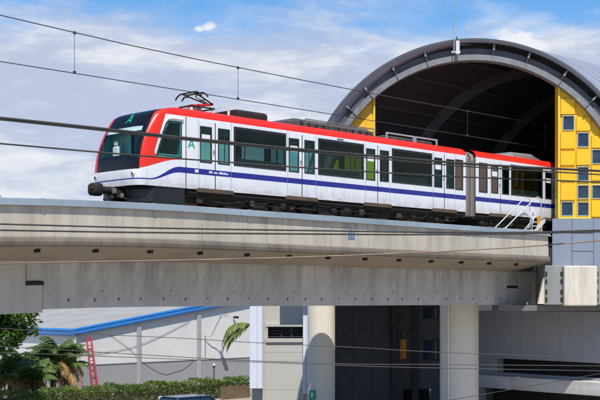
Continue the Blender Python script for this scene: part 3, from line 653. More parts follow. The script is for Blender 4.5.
# nose: front shell, sides and roof back to the cab seam
m = MB(); NS, NZ = 72, 84
SS = [-1 + 2 * i / NS for i in range(NS + 1)]
SS = [math.copysign(math.sin(abs(s) * math.pi / 2) ** 1.0, s) if s else 0 for s in SS]; SS[0] = -1.0; SS[-1] = 1.0
grid = [[(xf(s, .75 + (ztop(s) - .75) * j / NZ), WD / 2 + WD / 2 * s, .75 + (ztop(s) - .75) * j / NZ) for s in SS] for j in range(NZ + 1)]
def in_wind(y, z, pad=0.0):
    s = (y - WD / 2) / (WD / 2); return (-.87 + .03 * (z - 1.75) + pad < s < .74 - pad) and 1.72 + pad < z < 2.86 - pad
def in_side(x, z, pad=0.0):
    return 1.80 + pad < z < 2.98 - pad and (.93 + .37 * (z - 1.77) + pad) < x < 2.0 - pad
NX = 56; rows = []
for j in range(NZ + 1):
    L_ = [(XA + (grid[j][0][0] - XA) * i / NX, 0.0, grid[j][0][2]) for i in range(NX)]
    R_ = [(grid[j][NS][0] + (XA - grid[j][NS][0]) * i / NX, WD, grid[j][NS][2]) for i in range(1, NX + 1)]
    rows.append(L_ + grid[j] + R_)
nc = len(rows[0]); vs = [p for r in rows for p in r]; fs = []
for j in range(NZ):
    for i in range(nc - 1):
        c = [rows[j][i], rows[j][i + 1], rows[j + 1][i + 1], rows[j + 1][i]]
        if NX <= i < NX + NS and all(in_wind(p[1], p[2], .05) for p in c): continue
        if all((p[1] < .05 or p[1] > WD - .05) and in_side(p[0], p[2], .04) for p in c): continue
        fs.append((j * nc + i, j * nc + i + 1, (j + 1) * nc + i + 1, (j + 1) * nc + i))
m.add(vs, fs, 0, True)
top = grid[NZ]; rs = [[(p[0] + (XA - p[0]) * k / 24, p[1], p[2]) for p in top] for k in range(25)]
m.rings(rs, 0, False, True, False)
m.build('cab_shell', M['livery'], car, A_NOSE)
M['visor'] = paint('pale_sun_visor', (.72, .74, .72), .6, 0, .1)
# windscreen and cab side windows
n1, n2 = 24, 16; g_ = []
for j in range(n2 + 1):
    z = 1.74 + 1.10 * j / n2; row = []
    for i in range(n1 + 1):
        sa, sb_ = -.86 + .03 * (z - 1.75), .73; s = sa + (sb_ - sa) * i / n1; row.append((xf(s, z) - .012, WD / 2 + WD / 2 * s, z))
    g_.append(row)
mb = MB(); mb.rings(g_, 0, False, True, False); wo = mb.build('windscreen', M['g_wind'], car)
mb = MB()
for y_, z_, L_ in ((.95, 1.80, .75), (1.95, 1.80, .7)):
    mb.tube([(xf((y_ - 1.35) / 1.35, z_) - .05, y_, z_), (xf(0, z_ + L_) - .06, y_ + .28, z_ + L_ * .85)], .015, 5)
mb.build('wiper', M['black_paint'], wo)
for y in (-.012, WD + .012):
    mb = MB(); pl = [(.90 + .37 * (z - 1.77), z) for z in (1.77, 2.2, 2.6, 2.88)] + [(.90 + .37 * 1.22, 2.96), (1.5, 3.0), (2.02, 3.0), (2.02, 1.77)]
    mb.add([(x, y, z) for x, z in pl], [tuple(range(len(pl)))]); so = mb.build('cab_side_window', M['g_door'], car)
    fb = MB(); pin = [(1.62 + (x - 1.62) * .91, 2.4 + (z - 2.4) * .94) for x, z in pl]; e = -.012 if y < 1 else .012; n = len(pl)
    fb.add([(x, y + e, z) for x, z in pl] + [(x, y + e, z) for x, z in pin], [(i, (i + 1) % n, (i + 1) % n + n, i + n) for i in range(n)]); fb.build('window_frame', M['black_paint'], so)
    wb = MB(); pts = [(.87 + .37 * (z - 1.77), z) for z in (2.6, 2.9)] + [(1.40, 3.05), (1.6, 3.09), (2.08, 3.09)]
    wb.tube([(x, y + e * .5, z) for x, z in pts], [.015, .03, .045, .05, .05], 6); wb.build('white_arch', M['white'], so)
mb = MB(); mb.box(XA - .016, XA + .012, -.006, .01, .76, 3.2); mb.build('panel_joint', M['black_paint'], car)
ci = MB(); ci.box(.75, XA - .03, .12, WD - .12, 1.1, 1.16, 0); ci.bbox(.62, 1.05, .35, WD - .35, 1.16, 1.66, .05, 0); ci.box(XA - .05, XA - .02, .06, WD - .06, 1.1, 3.1, 1); ci.box(1.25, XA - .06, .12, WD - .12, 3.06, 3.1, 1)
ci.build('cab_interior', [M['dark_in'], M['teal_in']], car)
cs = MB(); cs.bbox(.62, .74, 1.72, 2.06, 1.60, 2.22, .05); cs.bbox(.64, .72, 1.78, 2.0, 2.24, 2.40, .03); cs.bbox(.5, .95, 1.7, 2.08, 1.52, 1.60, .04); cs.build('driver_seat', M['whdecal'], car)
g_ = [[(xf((y_ - 1.35) / 1.35, z_) + .02, y_, z_) for y_ in [.30 + 1.95 * i / 20 for i in range(21)]] for z_ in (2.62, 2.70, 2.81)]
vis = MB(); vis.rings(g_, 0, False, True, False); vis.build('sun_visor', M['visor'], car)
g_ = [[(xf((y_ - 1.35) / 1.35, z_) + .03, y_, z_) for y_ in [.9 + 1.4 * i / 20 for i in range(21)]] for z_ in (1.73, 1.80)]
lp = MB(); lp.rings(g_, 0, False, True, False); lp.build('dash_edge', M['whdecal'], car)
ln = MB(); rs = []
for z_ in [1.15 + .19 * i for i in range(11)]:
    rs.append([(xf(s_, z_) + .05, 1.35 + 1.35 * s_ - .05, z_) for s_ in [.76 + .24 * (i / 16) ** .6 for i in range(17)]] + [(XA - .08, WD - .05, z_)])
ln.rings(rs, 0, False, True, False); ln.build('cab_lining', M['teal_in'], car)
tp = MB(); tp.box(1.0, 1.04, 1.5, 2.55, 1.2, 2.9, 0); tp.box(1.0, 1.04, .2, 1.3, 1.2, 2.9, 1); tp.build('cab_partition', [M['teal_in'], M['dark_in']], car)
# emblems: a green ring-topped A on the forehead and on the side
def emblem(name, pts_fn_):
    pts_fn = lambda u, v: pts_fn_(u * .85, v * .85)
    e = MB()
    def stroke(a, b, w):
        a = Vector((*a,)); b = Vector((*b,)); d = (b - a).normalized(); nn = Vector((-d.y, d.x)) * w
        q4 = [a - nn, b - nn, b + nn, a + nn]; e.quad(*[pts_fn(p.x, p.y) for p in q4])
    stroke((-.15, -.17), (-.03, .13), .035); stroke((.15, -.17), (.03, .13), .035); stroke((-.07, -.06), (.07, -.06), .028)
    for k in range(12):
        a, b = 2 * math.pi * k / 12, 2 * math.pi * (k + 1) / 12
        e.add([pts_fn(.03, .16), pts_fn(.03 + .075 * math.cos(a), .16 + .075 * math.sin(a)), pts_fn(.03 + .075 * math.cos(b), .16 + .075 * math.sin(b))], [(0, 1, 2)])
    return e.build(name, M['green'], car)
emblem('front_emblem', lambda u, v: (xf(-.08 + u / 1.35, 3.10 + v) - .02, 1.24 + u, 3.10 + v))
emblem('side_emblem', lambda u, v: (2.46 + u, -.006, 2.30 + v))
for y in (.30, WD - .30):
    s = (y - WD / 2) / (WD / 2)
    h = MB(); h.rings([[(xf(s, 1.13) - .02 - o, y + r * math.cos(k * math.pi / 8), 1.13 + r * math.sin(k * math.pi / 8)) for k in range(16)] for o, r in ((-.05, .085), (.0, .085), (.012, .06))]); hl = h.build('headlight', M['palesteel'], car)
    h = MB(); h.rings([[(xf(s, 1.13) - .036, y + r * math.cos(k * math.pi / 8), 1.13 + r * math.sin(k * math.pi / 8)) for k in range(16)] for r in (.05, .02)]); h.build('lens', M['redpaint'] if y < 1 else M['dglass'], hl)
# tiny white print on the stripe and above the second window
lt = MB(); rnd = random.Random(3)
x = 3.25
for k in range(13):
    w = rnd.uniform(.035, .065)
    if k in (3, 6): lt.build('lettering', M['whdecal'], car); lt = MB(); x += .06
    lt.box(x, x + w, -.0165, -.0145 + .001, 1.345, 1.345 + rnd.choice((.05, .06, .075)))
    x += w + .012
lt.build('lettering', M['whdecal'], car)
lt = MB(); lt.box(2.62, 2.77, -.004, .001, 1.33, 1.43); lt.build('white_patch', M['whdecal'], car)
lt = MB(); x = WINS[1][0] + 1.05
for k in range(6):
    lt.box(x, x + .05, -.004, .001, 3.125, 3.185)
    x += .062
lt.build('lettering', M['black_paint'], car)
# front bumper, coupler, fairing
M['hose_tan'] = paint('grimy_hose', (.22, .19, .15), .7, 0, .4, scale=6)
b = MB(); pts = [(.30 + .40 * abs(s) ** 6 + .12 * s * s, WD / 2 + 1.30 * s) for s in [-1 + i / 12 for i in range(25)]]
ringl = lambda z, o, xe: [(x + o, y, z) for x, y in pts] + [(xe, WD / 2 + 1.30, z), (xe, WD / 2 - 1.30, z)]
sel = [p for p in pts if p[1] < .95]
rr_ = lambda z, o: [(x + o, y, z) for x, y in sel] + [(2.18, .9, z), (2.18, .02, z)]
b.rings([rr_(.16, .10), rr_(.22, .02), rr_(.62, .0), rr_(.735, .06)], 0, True, False)
b.build('bumper_fairing', M['black_paint'], car)
sel = [p for p in pts if p[1] > 1.75]
b = MB(); b.rings([[(x + o, y, z) for x, y in sel] + [(2.18, WD - .02, z), (2.18, 1.85, z)] for z, o in ((.16, .1), (.22, .02), (.62, 0), (.735, .06))], 0, True, False); b.build('bumper_fairing', M['black_paint'], car)
b = MB(); b.bbox(.5, 2.2, .95, 1.75, .45, .735, .03); b.tube([(-.35, 1.35, .62), (.7, 1.35, .62)], .13, 12)
for y in (1.05, 1.65): b.tube([(.1, y, .55), (.6, y, .55)], .07, 10)
b.tube([(.05, 1.0, .40), (.35, .8, .30), (.8, .8, .35)], .035, 8); b.bbox(.1, .45, .98, 1.15, .35, .62, .03)
b.bbox(.25, .55, 1.5, 1.75, .25, .5, .03); b.tube([(.0, 1.7, .35), (.2, 1.8, .18), (.6, 1.75, .2)], .03, 8)
b.build('coupler_gear', M['under_dark'], car)
b = MB(); b.rings([[(x_, 1.35 + r_ * 1.05 * math.copysign(abs(math.cos(a_)) ** .6, math.cos(a_)), .62 + r_ * math.copysign(abs(math.sin(a_)) ** .6, math.sin(a_))) for a_ in [k_ * math.pi / 10 for k_ in range(20)]] for x_, r_ in ((-.78, .10), (-.76, .18), (-.70, .215), (-.44, .22), (-.36, .15))], 0, True, True); b.tube([(-.85, 1.28, .64), (-.7, 1.28, .64)], [.04, .10], 10); b.build('coupler_head', M['under_dark'], car)
for bx in ((-.02, .10, 1.06, 1.22, .50, .68), (.08, .18, .78, .88, .34, .50), (.1, .2, 1.3, 1.5, .36, .5)): b = MB(); b.bbox(*bx, .02); b.build('coupler_valve', M['hose_tan'], car)
# roof gear
p = MB(); YC = 1.35
p.tube([(3.25, .95, 3.82), (4.35, .95, 3.82)], .03, 6); p.tube([(3.25, 1.75, 3.82), (4.35, 1.75, 3.82)], .03, 6)
for x in (3.25, 4.35): p.tube([(x, .95, 3.82), (x, 1.75, 3.82)], .03, 6)
pa = p.build('pantograph', M['under_dark'], car)
for x in (3.3, 4.3):
    for y in (1.0, 1.7):
        q = MB(); q.rings([[(x + r * math.cos(k * math.pi / 6), y + r * math.sin(k * math.pi / 6), z) for k in range(12)] for z, r in ((3.53, .06), (3.60, .085), (3.64, .05), (3.69, .085), (3.73, .05), (3.79, .06))]); q.build('insulator', M['seat'], pa)
q = MB(); q.tube([(3.5, YC, 3.88), (4.5, YC, 4.04)], .05, 8); q.tube([(3.5, YC + .2, 3.86), (4.48, YC + .06, 4.02)], .022, 6); q.tube([(3.9, YC, 3.95), (3.9, YC - .3, 3.84)], .02, 6); q.build('lower_arm', M['redpaint'], pa)
q = MB(); q.tube([(4.5, YC - .1, 4.04), (3.62, YC - .3, 4.28)], .028, 6); q.tube([(4.5, YC + .1, 4.04), (3.62, YC + .3, 4.28)], .028, 6); q.tube([(4.5, YC - .12, 4.04), (4.5, YC + .12, 4.04)], .045, 8); q.tube([(4.1, YC - .2, 4.15), (4.1, YC + .2, 4.15)], .02, 6); q.tube([(4.5, YC, 4.02), (3.75, YC - .05, 4.22)], .016, 6); q.build('upper_arm', M['under_dark'], pa)
q = MB()
for x in (3.45, 3.75): q.tube([(x, YC - .72, 4.16), (x, YC - .62, 4.26), (x, YC - .45, 4.335), (x, YC + .45, 4.335), (x, YC + .62, 4.26), (x, YC + .72, 4.16)], .03, 6)
for y in (-.33, .33): q.tube([(3.45, YC + y, 4.315), (3.75, YC + y, 4.315)], .025, 6); q.tube([(3.6, YC + y, 4.28), (3.6, YC + y * .7, 4.2)], .025, 6)
q.build('collector_head', M['under_dark'], pa)
q = MB(); q.bbox(3.6, 3.9, 1.1, 1.6, 3.62, 3.86, .05); q.build('drive_box', M['rail'], pa)
q = MB(); q.tube([(3.15, 1.6, 3.5), (3.15, 1.6, 3.86)], .05, 8); q.build('surge_arrester', M['seat'], pa)
q = MB(); q.rings([[(x, 1.35 + sgn * w, z) for sgn, z in ((-1, 3.56), (-1, 3.76), (-.85, 3.86), (.85, 3.86), (1, 3.76), (1, 3.56))] for x, w in ((5.12, .75), (5.2, .85), (6.55, .85), (6.62, .78))], 0, True, False); q.build('roof_box', M['under_dark'], car)
for x_, z_, r_ in ((6.75, 3.95, .02), (4.85, 3.78, .05)): q = MB(); q.tube([(x_, .75, 3.5), (x_, .75, z_)], r_, 8); q.build('roof_antenna', M['palesteel'], car)
# long air conditioning units with rails
def roof_unit(x0, x1, mat, rails=True, h=.30):
    u = MB(); u.rings([[(x, 1.35 + sg * w, z) for sg, z in ((-1, 3.56), (-1, 3.56 + hh * .6), (-.8, 3.56 + hh), (.8, 3.56 + hh), (1, 3.56 + hh * .6), (1, 3.56))] for x, w, hh in ((x0, .7, h * .25), (x0 + .9, .86, h), (x1 - .3, .86, h), (x1, .8, h * .7))], 0, True, False)
    k = x0 + 1.1
    while k < x1 - .5: u.box(k, k + .05, .46, .50, 3.58, 3.56 + h * .62, 1); k += .42
    o = u.build('air_conditioner', [mat, M['black_paint']], car)
    if rails:
        r = MB(); r.tube([(x0 + 1.2, .34, 3.70), (x1 - .1, .34, 3.70)], .022, 6); r.tube([(x0 + 1.2, .34, 3.83), (x1 - .1, .34, 3.83)], .022, 6)
        k = x0 + 1.2
        while k <= x1: r.tube([(k, .34, 3.46), (k, .34, 3.83)], .02, 6); k += 1.45
        r.build('roof_rail', M['unitrail'], o)
M['unitgrey'] = paint('grey_roof_unit', (0.085, 0.083, 0.08), 0.7, 0.0, 0.5, scale=4); M['unitrail'] = paint('dull_roof_rail', (.20, .20, .19), .6, .2, .3)
roof_unit(7.2, 12.6, M['unitgrey'])
q = MB()
for x0, x1 in ((13.25, 15.05), (15.11, 16.6)):
    q.frame(x0, x1, 3.48, 3.82, .06, .42, .48)
q.build('roof_frame', M['steel'], car)
q = MB(); q.bbox(13.3, 16.5, .6, 2.1, 3.55, 3.72, .05); q.build('roof_box', M['unitgrey'], car)
# gangway
gx0, gx1 = XB - .01, 43.04 - T0
q = MB(); pr = [(.03, .62), (.03, 3.1), (.12, 3.32), (.4, 3.46), (1.35, 3.50), (2.3, 3.46), (2.58, 3.32), (2.67, 3.1), (2.67, .62)]
rs = []; nb = 9
for i in range(nb * 2 + 1):
    o = .05 if i % 2 else 0; x = gx0 + .05 + (gx1 - gx0 - .1) * i / (nb * 2)
    rs.append([(x, 1.35 + (y - 1.35) * (1 - o * .7), z - o) for y, z in pr])
q.rings(rs, 0, False, False, True); gw = q.build('gangway_bellows', M['bellows'], car)
for x in (gx0 + .01, gx1 - .07):
    q = MB(); o_ = [(y, z) for y, z in pr]; i_ = [(1.35 + (y - 1.35) * .9, z - .12) for y, z in pr]; n = len(pr)
    for xx in (x,):
        q.rings([[(xx, *p) for p in o_], [(xx + .06, *p) for p in o_], [(xx + .06, *p) for p in i_], [(xx, *p) for p in i_]], 0, False, False, False)
    q.build('gangway_frame', M['bellows'], gw)

# second car, running on under the vault
T1 = 43.0
car2 = empty('metro_car', W(T1, Q0, RAIL), RZ, 'rear metro car entering the dark station mouth behind the bellows', 'metro car', 'cars of the metro train')
S2 = [44.86 - T1 + 4.33 * i for i in range(4)]
W2 = [(S2[i] + .86, S2[i] + 3.40) for i in range(3)]
body(car2, .02, 17.6, S2, W2, [(w[0], w[1], 1.72, 3.08) for w in W2] + [(.27, .87, 1.70, 2.98)])
for w in W2:
    framed(car2, w[0] - .02, w[1] + .02, 1.70, 3.10, .10, M['g_window']); framed(car2, w[0], w[1], 1.80, 3.05, .04, M['g_far'], 1)
framed(car2, .25, .89, 1.68, 3.0, .05, M['g_brown'])
for s in S2: door(car2, s, brown=s < 3)
underframe(car2, .0, 17.6, [3.4, 13.6])
q = MB(); q.rings([[(x, 1.35 + sg * w, z) for sg, z in ((-1, 3.56), (-1, 3.56 + hh * .6), (-.8, 3.56 + hh), (.8, 3.56 + hh), (1, 3.56 + hh * .6), (1, 3.56))] for x, w, hh in ((2.9, .7, .06), (3.6, .85, .24), (5.3, .85, .28), (5.9, .8, .10))], 0, True, False); q.build('air_conditioner', M['steel'], car2)
# ------------------------------------------------------------------ overhead line
QL = 33.15
oh = empty('overhead_line', W(30, QL, RAIL), RZ, 'overhead contact wire with messenger wire and droppers above the train', 'overhead line')
def mess(t): return 5.52 + .00042 * (t - 42) ** 2 + (0.02 * (26 - t) if t < 26 else 0)
ct = lambda t: 4.392
mb = MB(); mb.tube([(t - 30, 0, ct(t)) for t in range(-20, 91, 5)], .016, 5); mb.build('contact_wire', M['thinwire'], oh)
mb = MB(); mb.tube([(t - 30, 0, mess(t)) for t in range(-20, 91, 3)], .018, 5); mb.build('messenger_wire', M['thinwire'], oh)
for px in (-75, 74.5, 238, 360, 467.5, 545):
    t = tpx(px, QL) - 30; mb = MB(); mb.tube([(t, 0, ct(t + 30)), (t, 0, mess(t + 30))], .009, 5); mb.bbox(t - .05, t + .05, -.025, .025, mess(t + 30) - .06, mess(t + 30) + .04, .01); mb.bbox(t - .05, t + .05, -.025, .025, ct(t + 30) - .02, ct(t + 30) + .08, .01)
    mb.build('dropper', M['thinwire'], oh)

# ------------------------------------------------------------------ utility cables strung in front of the viaduct
def cable(label, pts, d0, d1, r, m=None, grp='utility cables crossing in front of the viaduct'):
    # points: bearing and elevation measured in the photo; the cable hangs between distances d0 and d1
    P = []
    for x, y in pts:
        Y = d0 + (d1 - d0) * x / 600.0; P.append(wp(x, y, Y))
    # smooth with Catmull-Rom
    Q = []
    for i in range(len(P) - 1):
        p0 = P[max(i - 1, 0)]; p1 = P[i]; p2 = P[i + 1]; p3 = P[min(i + 2, len(P) - 1)]
        for k in range(5):
            u = k / 5; Q.append(.5 * ((2 * p1) + (p2 - p0) * u + (2 * p0 - 5 * p1 + 4 * p2 - p3) * u * u + (3 * p1 - p0 - 3 * p2 + p3) * u ** 3))
    Q.append(P[-1]); b = P[0].copy()
    mb = MB(); mb.tube([q - b for q in Q], r, 6); o = mb.build('utility_cable', m or M['wire'], loc=b); tag(o, label, 'cable', grp); return o
def ext(pts):
    (x0, y0), (x1, y1) = pts[0], pts[1]; (xa, ya), (xb, yb) = pts[-2], pts[-1]
    return [(x0 - 1000, y0 - (y1 - y0) / (x1 - x0) * 1000), (x0 - 200, y0 - (y1 - y0) / (x1 - x0) * 200)] + pts + [(xb + 200, yb + (yb - ya) / (xb - xa) * 200), (xb + 1000, yb + (yb - ya) / (xb - xa) * 1000)]
cable('thick upper black cable crossing the windscreen and train windows', ext([(0, 117.8), (80, 126.2), (140, 132.8), (200, 139.4), (310, 150.2), (430, 160.6), (490, 165.2), (600, 171)]), 17, 21, .021)
cable('thin black cable just below the thick upper one, parting from it over the yellow wall', ext([(0, 119.6), (80, 128), (140, 134.6), (200, 141.2), (310, 152.2), (430, 163.4), (490, 168), (600, 174.6)]), 17, 21, .013)
cable('black cable crossing the lower edge of the train windows', ext([(0, 143.5), (80, 150.5), (140, 155.6), (200, 160.1), (310, 168), (430, 175.3), (490, 178), (600, 182.2)]), 18, 21, .014)
cable('upper of the paired black cables running over the sunlit parapet', ext([(0, 224), (120, 227.3), (220, 229.2), (320, 230.7), (420, 232.2), (520, 232.4), (600, 230.2)]), 20, 22, .016)
cable('lower of the paired black cables running over the sunlit parapet', ext([(0, 230.2), (120, 232.2), (220, 233.3), (320, 234.1), (420, 234.6), (520, 233.6), (600, 231.6)]), 20, 22, .017)
cable('pale brown cable climbing from the girder edge to the blue grey cladding', ext([(0, 263.6), (100, 261.6), (200, 259.8), (300, 257.2), (420, 252.5), (520, 247), (600, 240.6)]), 22, 22, .014, M['rail'])
cable('thin dark wire strung across the lit column at mid height', ext([(60, 332), (110, 335), (180, 338.2), (260, 343), (350, 347.2), (440, 352.4), (600, 358)]), 26, 26, .008, M['thinwire'])
cable('thin dark wire crossing the shadow on the lit column', ext([(60, 350), (180, 357), (240, 360.3), (350, 364.2), (440, 364.6), (600, 366)]), 26, 26, .009, M['thinwire'])
cable('lowest thin dark wire crossing both round columns', ext([(240, 361.6), (350, 365.8), (440, 368.2), (600, 371)]), 27, 27, .009, M['thinwire'])
cable('thin wire rising steeply to the right over the mossy ledge', ext([(440, 402), (520, 388), (600, 373.6)]), 27, 27, .008, M['wire'])

# ------------------------------------------------------------------ access stair and sign at the end of the viaduct
sr = empty('access_stair', W(44.0, 31.2, 8.43), RZ, 'pale tubular access stair beside the rear car at the end of the viaduct', 'stair')
for y in (-.32, .28):
    mb = MB(); mb.tube([(-.1, y, .55), (.0, y, .72), (2.25, y, 2.15), (2.5, y, 2.22), (2.75, y, 2.15), (2.80, y, 1.0), (2.8, y, .02)], .024, 8); mb.tube([(.0, y, .72), (-.25, y, .68), (-.25, y, .02)], .022, 6)
    mb.build('handrail', M['palesteel'], sr)
for k in range(5):
    mb = MB(); mb.bbox(1.5 + .3 * k, 1.85 + .3 * k, -.30, .26, .28 + .2 * k, .32 + .2 * k, .01); mb.build('tread', M['palesteel'], sr)
mb = MB()
for y in (-.33, .29): mb.prism_y([(1.3, .02), (1.5, .02), (3.1, 1.1), (3.1, 1.25), (3.0, 1.25)], y, y + .03)
mb.build('stringer', M['palesteel'], sr)
sg = empty('warning_sign', W(46.15, 30.95, 8.43), RZ, 'white diamond sign with orange plate beside the station mouth', 'sign')
mb = MB(); mb.tube([(0, 0, 0), (0, 0, 1.6)], .025, 6); mb.build('post', M['steel'], sg)
mb = MB(); mb.prism_y([(-.30, 1.42), (0, 1.12), (.30, 1.42), (0, 1.72)], -.045, -.027); mb.build('diamond_plate', M['whdecal'], sg)
mb = MB(); mb.prism_y([(-.13, 1.42), (0, 1.29), (.13, 1.42), (0, 1.55)], -.05, -.046); mb.build('diamond_mark', paint('violet_mark', (.45, .35, .55), .5), sg)
mb = MB(); mb.box(.36, .62, -.04, -.02, .6, 1.35); mb.tube([(.5, 0, 0), (.5, 0, 1.3)], .02, 6); mb.build('orange_plate', M['orange'], sg)

# ------------------------------------------------------------------ warehouse
WX, WQ = 41.4, 60.0
wh = empty('warehouse', W(WX, WQ, 0), RZ, 'long pale warehouse with grey lower wall and bright blue roof trim', 'warehouse')
EV, SL, RID = 4.02, .143, 17.0
def rake(x): return EV + SL * (x if x < RID else 2 * RID - x)
mb = MB(); mb.prism_y([(2 * RID, 2.003), (2 * RID, rake(2 * RID)), (RID, rake(RID)), (0, EV), (0, 2.003)], 0, .25); mb.prism_x([(.25, 2.003), (40, 2.003), (40, EV), (.25, EV)], 0, .25); mb.build('wall', M['wh_wall'], wh)
mb = MB(); mb.box(-.03, 2 * RID, -.035, .25, 0, 2.0); mb.box(-.03, .22, .25, 40, 0, 2.0); mb.box(-.03, 2 * RID, -.05, -.0355, 1.97, 2.03, 1); mb.build('lower_wall', [M['wh_dado'], M['darkbld']], wh)
for x in (tpx(138, WQ) - WX, tpx(198, WQ) - WX, tpx(255, WQ) - WX, 21, 27):
    mb = MB(); mb.bbox(x - .16, x + .16, -.16, -.052, 0, rake(x) - .45, .02); mb.build('pilaster', M['wh_post'], wh)
mb = MB()
for a, b in (((-.14, 0), (RID, 0)), ((RID, 0), (2 * RID + .14, 0))):
    za, zb_ = rake(a[0]) + .19, rake(b[0]) + .19
    mb.add([(a[0], -.14, za), (b[0], -.14, zb_), (b[0], 40.3, zb_), (a[0], 40.3, za), (a[0], -.14, za - .06), (b[0], -.14, zb_ - .06), (b[0], 40.3, zb_ - .06), (a[0], 40.3, za - .06)],
           [(0, 1, 2, 3), (7, 6, 5, 4), (0, 4, 5, 1), (3, 2, 6, 7), (0, 3, 7, 4), (1, 5, 6, 2)])
mb.build('roof', M['wh_roof'], wh)
prof = [(-.17, -.22), (-.22, -.20), (-.28, -.10), (-.28, .0), (-.24, .07), (-.28, .11), (-.28, .19), (-.24, .24), (-.16, .24), (-.145, -.22)]
mb = MB()
mb.rings([[(x, y, rake(x) + .02 + z) for y, z in prof] for x in (-.27, RID, 2 * RID + .27)], 0, True, False); mb.build('rake_trim', M['bluetrim'], wh)
mb = MB(); mb.rings([[(y - .0, x, rake(-.35) + .02 + z) for y, z in prof] for x in (-.14, 40.3)], 0, True, False); mb.build('eave_gutter', M['bluetrim'], wh)
mb = MB(); mb.tube([(-.10, -.12, .1), (-.10, -.12, EV - .1)], .06, 8); mb.build('downpipe', M['whdecal'], wh)
# ladder
ld = empty('ladder', W(tpx(97, 58.9), 58.9, 0), RZ, 'red ladder leaning on the pale warehouse wall', 'ladder')
dx, dyq, hz = .04, .9, 3.72
for s in (-.20, .20):
    mb = MB(); mb.tube([(s, 0, 0), (s * .8 + dx, dyq, hz)], .045, 6); mb.build('side_rail', M['redladder'], ld)
for k in range(12):
    u = (k + .7) / 12.4; w = .20 - .04 * u; mb = MB(); mb.tube([(-w + dx * u, dyq * u, hz * u), (w + dx * u, dyq * u, hz * u)], .026, 6); mb.build('rung', M['redladder'], ld)
# second, slimmer red pole
mb = MB(); mb.tube([(0, 0, 0), (-.15, .25, 3.4)], .022, 6); tag(mb.build('red_pole', M['redladder'], loc=W(tpx(83, 59.2), 59.2, 0), rz=RZ), 'thin red pole standing left of the red ladder', 'pole')
# wall lamp and camera
wl_t = tpx(204, WQ)
wlm = empty('wall_lamp', W(wl_t, WQ - .06, 2.3), RZ, 'floodlight on a curved arm fixed to the warehouse wall', 'lamp')
mb = MB(); mb.tube([(0, -.04, -2.2), (0, -.04, 1.3), (.10, -.10, 1.18), (.35, -.3, 1.3), (.42, -.7, 2.0), (.42, -1.15, 2.55)], .03, 8); mb.build('arm', M['wh_post'], wlm)
mb = MB(); mb.rings([[(.42 + sx * w, -1.35 - o, 2.62 + z) for sx, z in ((-1, -.06), (1, -.06), (1, .08), (-1, .08))] for o, w in ((-.3, .06), (.0, .16), (.32, .16))], 0, True, False); mb.build('lamp_head', M['palesteel'], wlm)
cm = empty('security_camera', W(tpx(233, WQ), WQ - .05, 4.85), RZ, 'small dark security camera high on the warehouse wall', 'camera')
mb = MB(); mb.tube([(0, .04, 0), (0, -.25, 0)], .025, 6); mb.build('bracket', M['palesteel'], cm)
mb = MB(); mb.rings([[(r * math.cos(k * math.pi / 6), -.25 + y, -.08 + r * math.sin(k * math.pi / 6)) for k in range(12)] for y, r in ((.2, .06), (.18, .08), (-.2, .08), (-.22, .07))]); mb.build('camera_body', M['black_paint'], cm)
# cable draped on the wall
def wallcable(label, pts):
    P = [W(tpx(x, WQ - .045), WQ - .045, 0) for x, y in pts]; P = [Vector((p.x, p.y, HC + (299 - y) / 1200 * p.y)) for p, (x, y) in zip(P, pts)]
    b = P[0].copy(); mb = MB(); mb.tube([p - b for p in P], .011, 5); tag(mb.build('utility_cable', M['wire'], loc=b), label, 'cable', 'cables draped on the warehouse wall')
wallcable('dark cable sagging across the upper pale part of the warehouse wall', [(84, 353.5), (100, 353), (115, 351), (130, 348), (145, 343), (158, 337.5), (172, 330.5), (190, 321)])
wallcable('dark cable hanging in a loop over the grey lower warehouse wall', [(110, 335), (122, 343), (134, 353), (143, 363), (152, 369), (160, 373.5), (167, 375), (174, 372.5), (182, 370.5), (188, 366), (193, 362)])

# ------------------------------------------------------------------ beige building and its neighbours below the viaduct
YB = 62.0
bb = empty('beige_building', ((278 - 300) / 1200 * YB, YB, 0), 0, 'beige panelled building with bluish white pilasters and one dark slit window', 'building')
def BX(px): return (px - 278) / 1200 * YB
def BZ(py): return HC + (299 - py) / 1200 * YB
m_ = MB(); m_.panel(BX(263), BX(304), 0, 6.9, 0, [(BX(268), BX(302.6), BZ(338.4), BZ(326.8))])
m_.box(BX(252), BX(263), .05, 9, 0, 6.9); m_.box(BX(263), BX(304), .9, 9, 0, 6.9); m_.box(BX(263) , BX(304), .0, .9, 6.9, 7.0); m_.box(BX(304), BX(308), .05, 9, 0, 6.9)
for py in (352, 361, 389.5): m_.box(BX(263.2), BX(303.8), -.006, .006, BZ(py + .35), BZ(py), 1)
m_.box(BX(264.3), BX(265.0), -.01, .01, 0.1, 6.9, 1)
m_.build('wall', [M['beige'], M['wh_post']], bb)
f = MB(); f.add([(BX(262.9), -.02, BZ(342.5)), (BX(268), -.02, BZ(338.4)), (BX(268), -.02, BZ(326.8)), (BX(265.8), -.02, BZ(323.8))], [(0, 1, 2, 3)])
f.box(BX(266), BX(302.6), -.10, -.002, BZ(342.2), BZ(338.6)); f.box(BX(266), BX(302.6), -.14, -.002, BZ(326.6), BZ(323.8)); f.box(BX(268) - .08, BX(268), -.10, -.002, BZ(338.5), BZ(326.7))
fo = f.build('slit_window', M['beige'], bb)
p = MB(); p.box(BX(267), BX(303), .35, .40, BZ(340), BZ(325)); 
for k in range(4): p.box(BX(268), BX(302.6), .12, .16, BZ(337 - 2.9 * k), BZ(336.4 - 2.9 * k), 1)
for px in (281, 291): p.box(BX(px), BX(px) + .05, .12, .17, BZ(338.4), BZ(326.8), 1)
p.build('louvre', [M['black'], M['archdark']], fo)
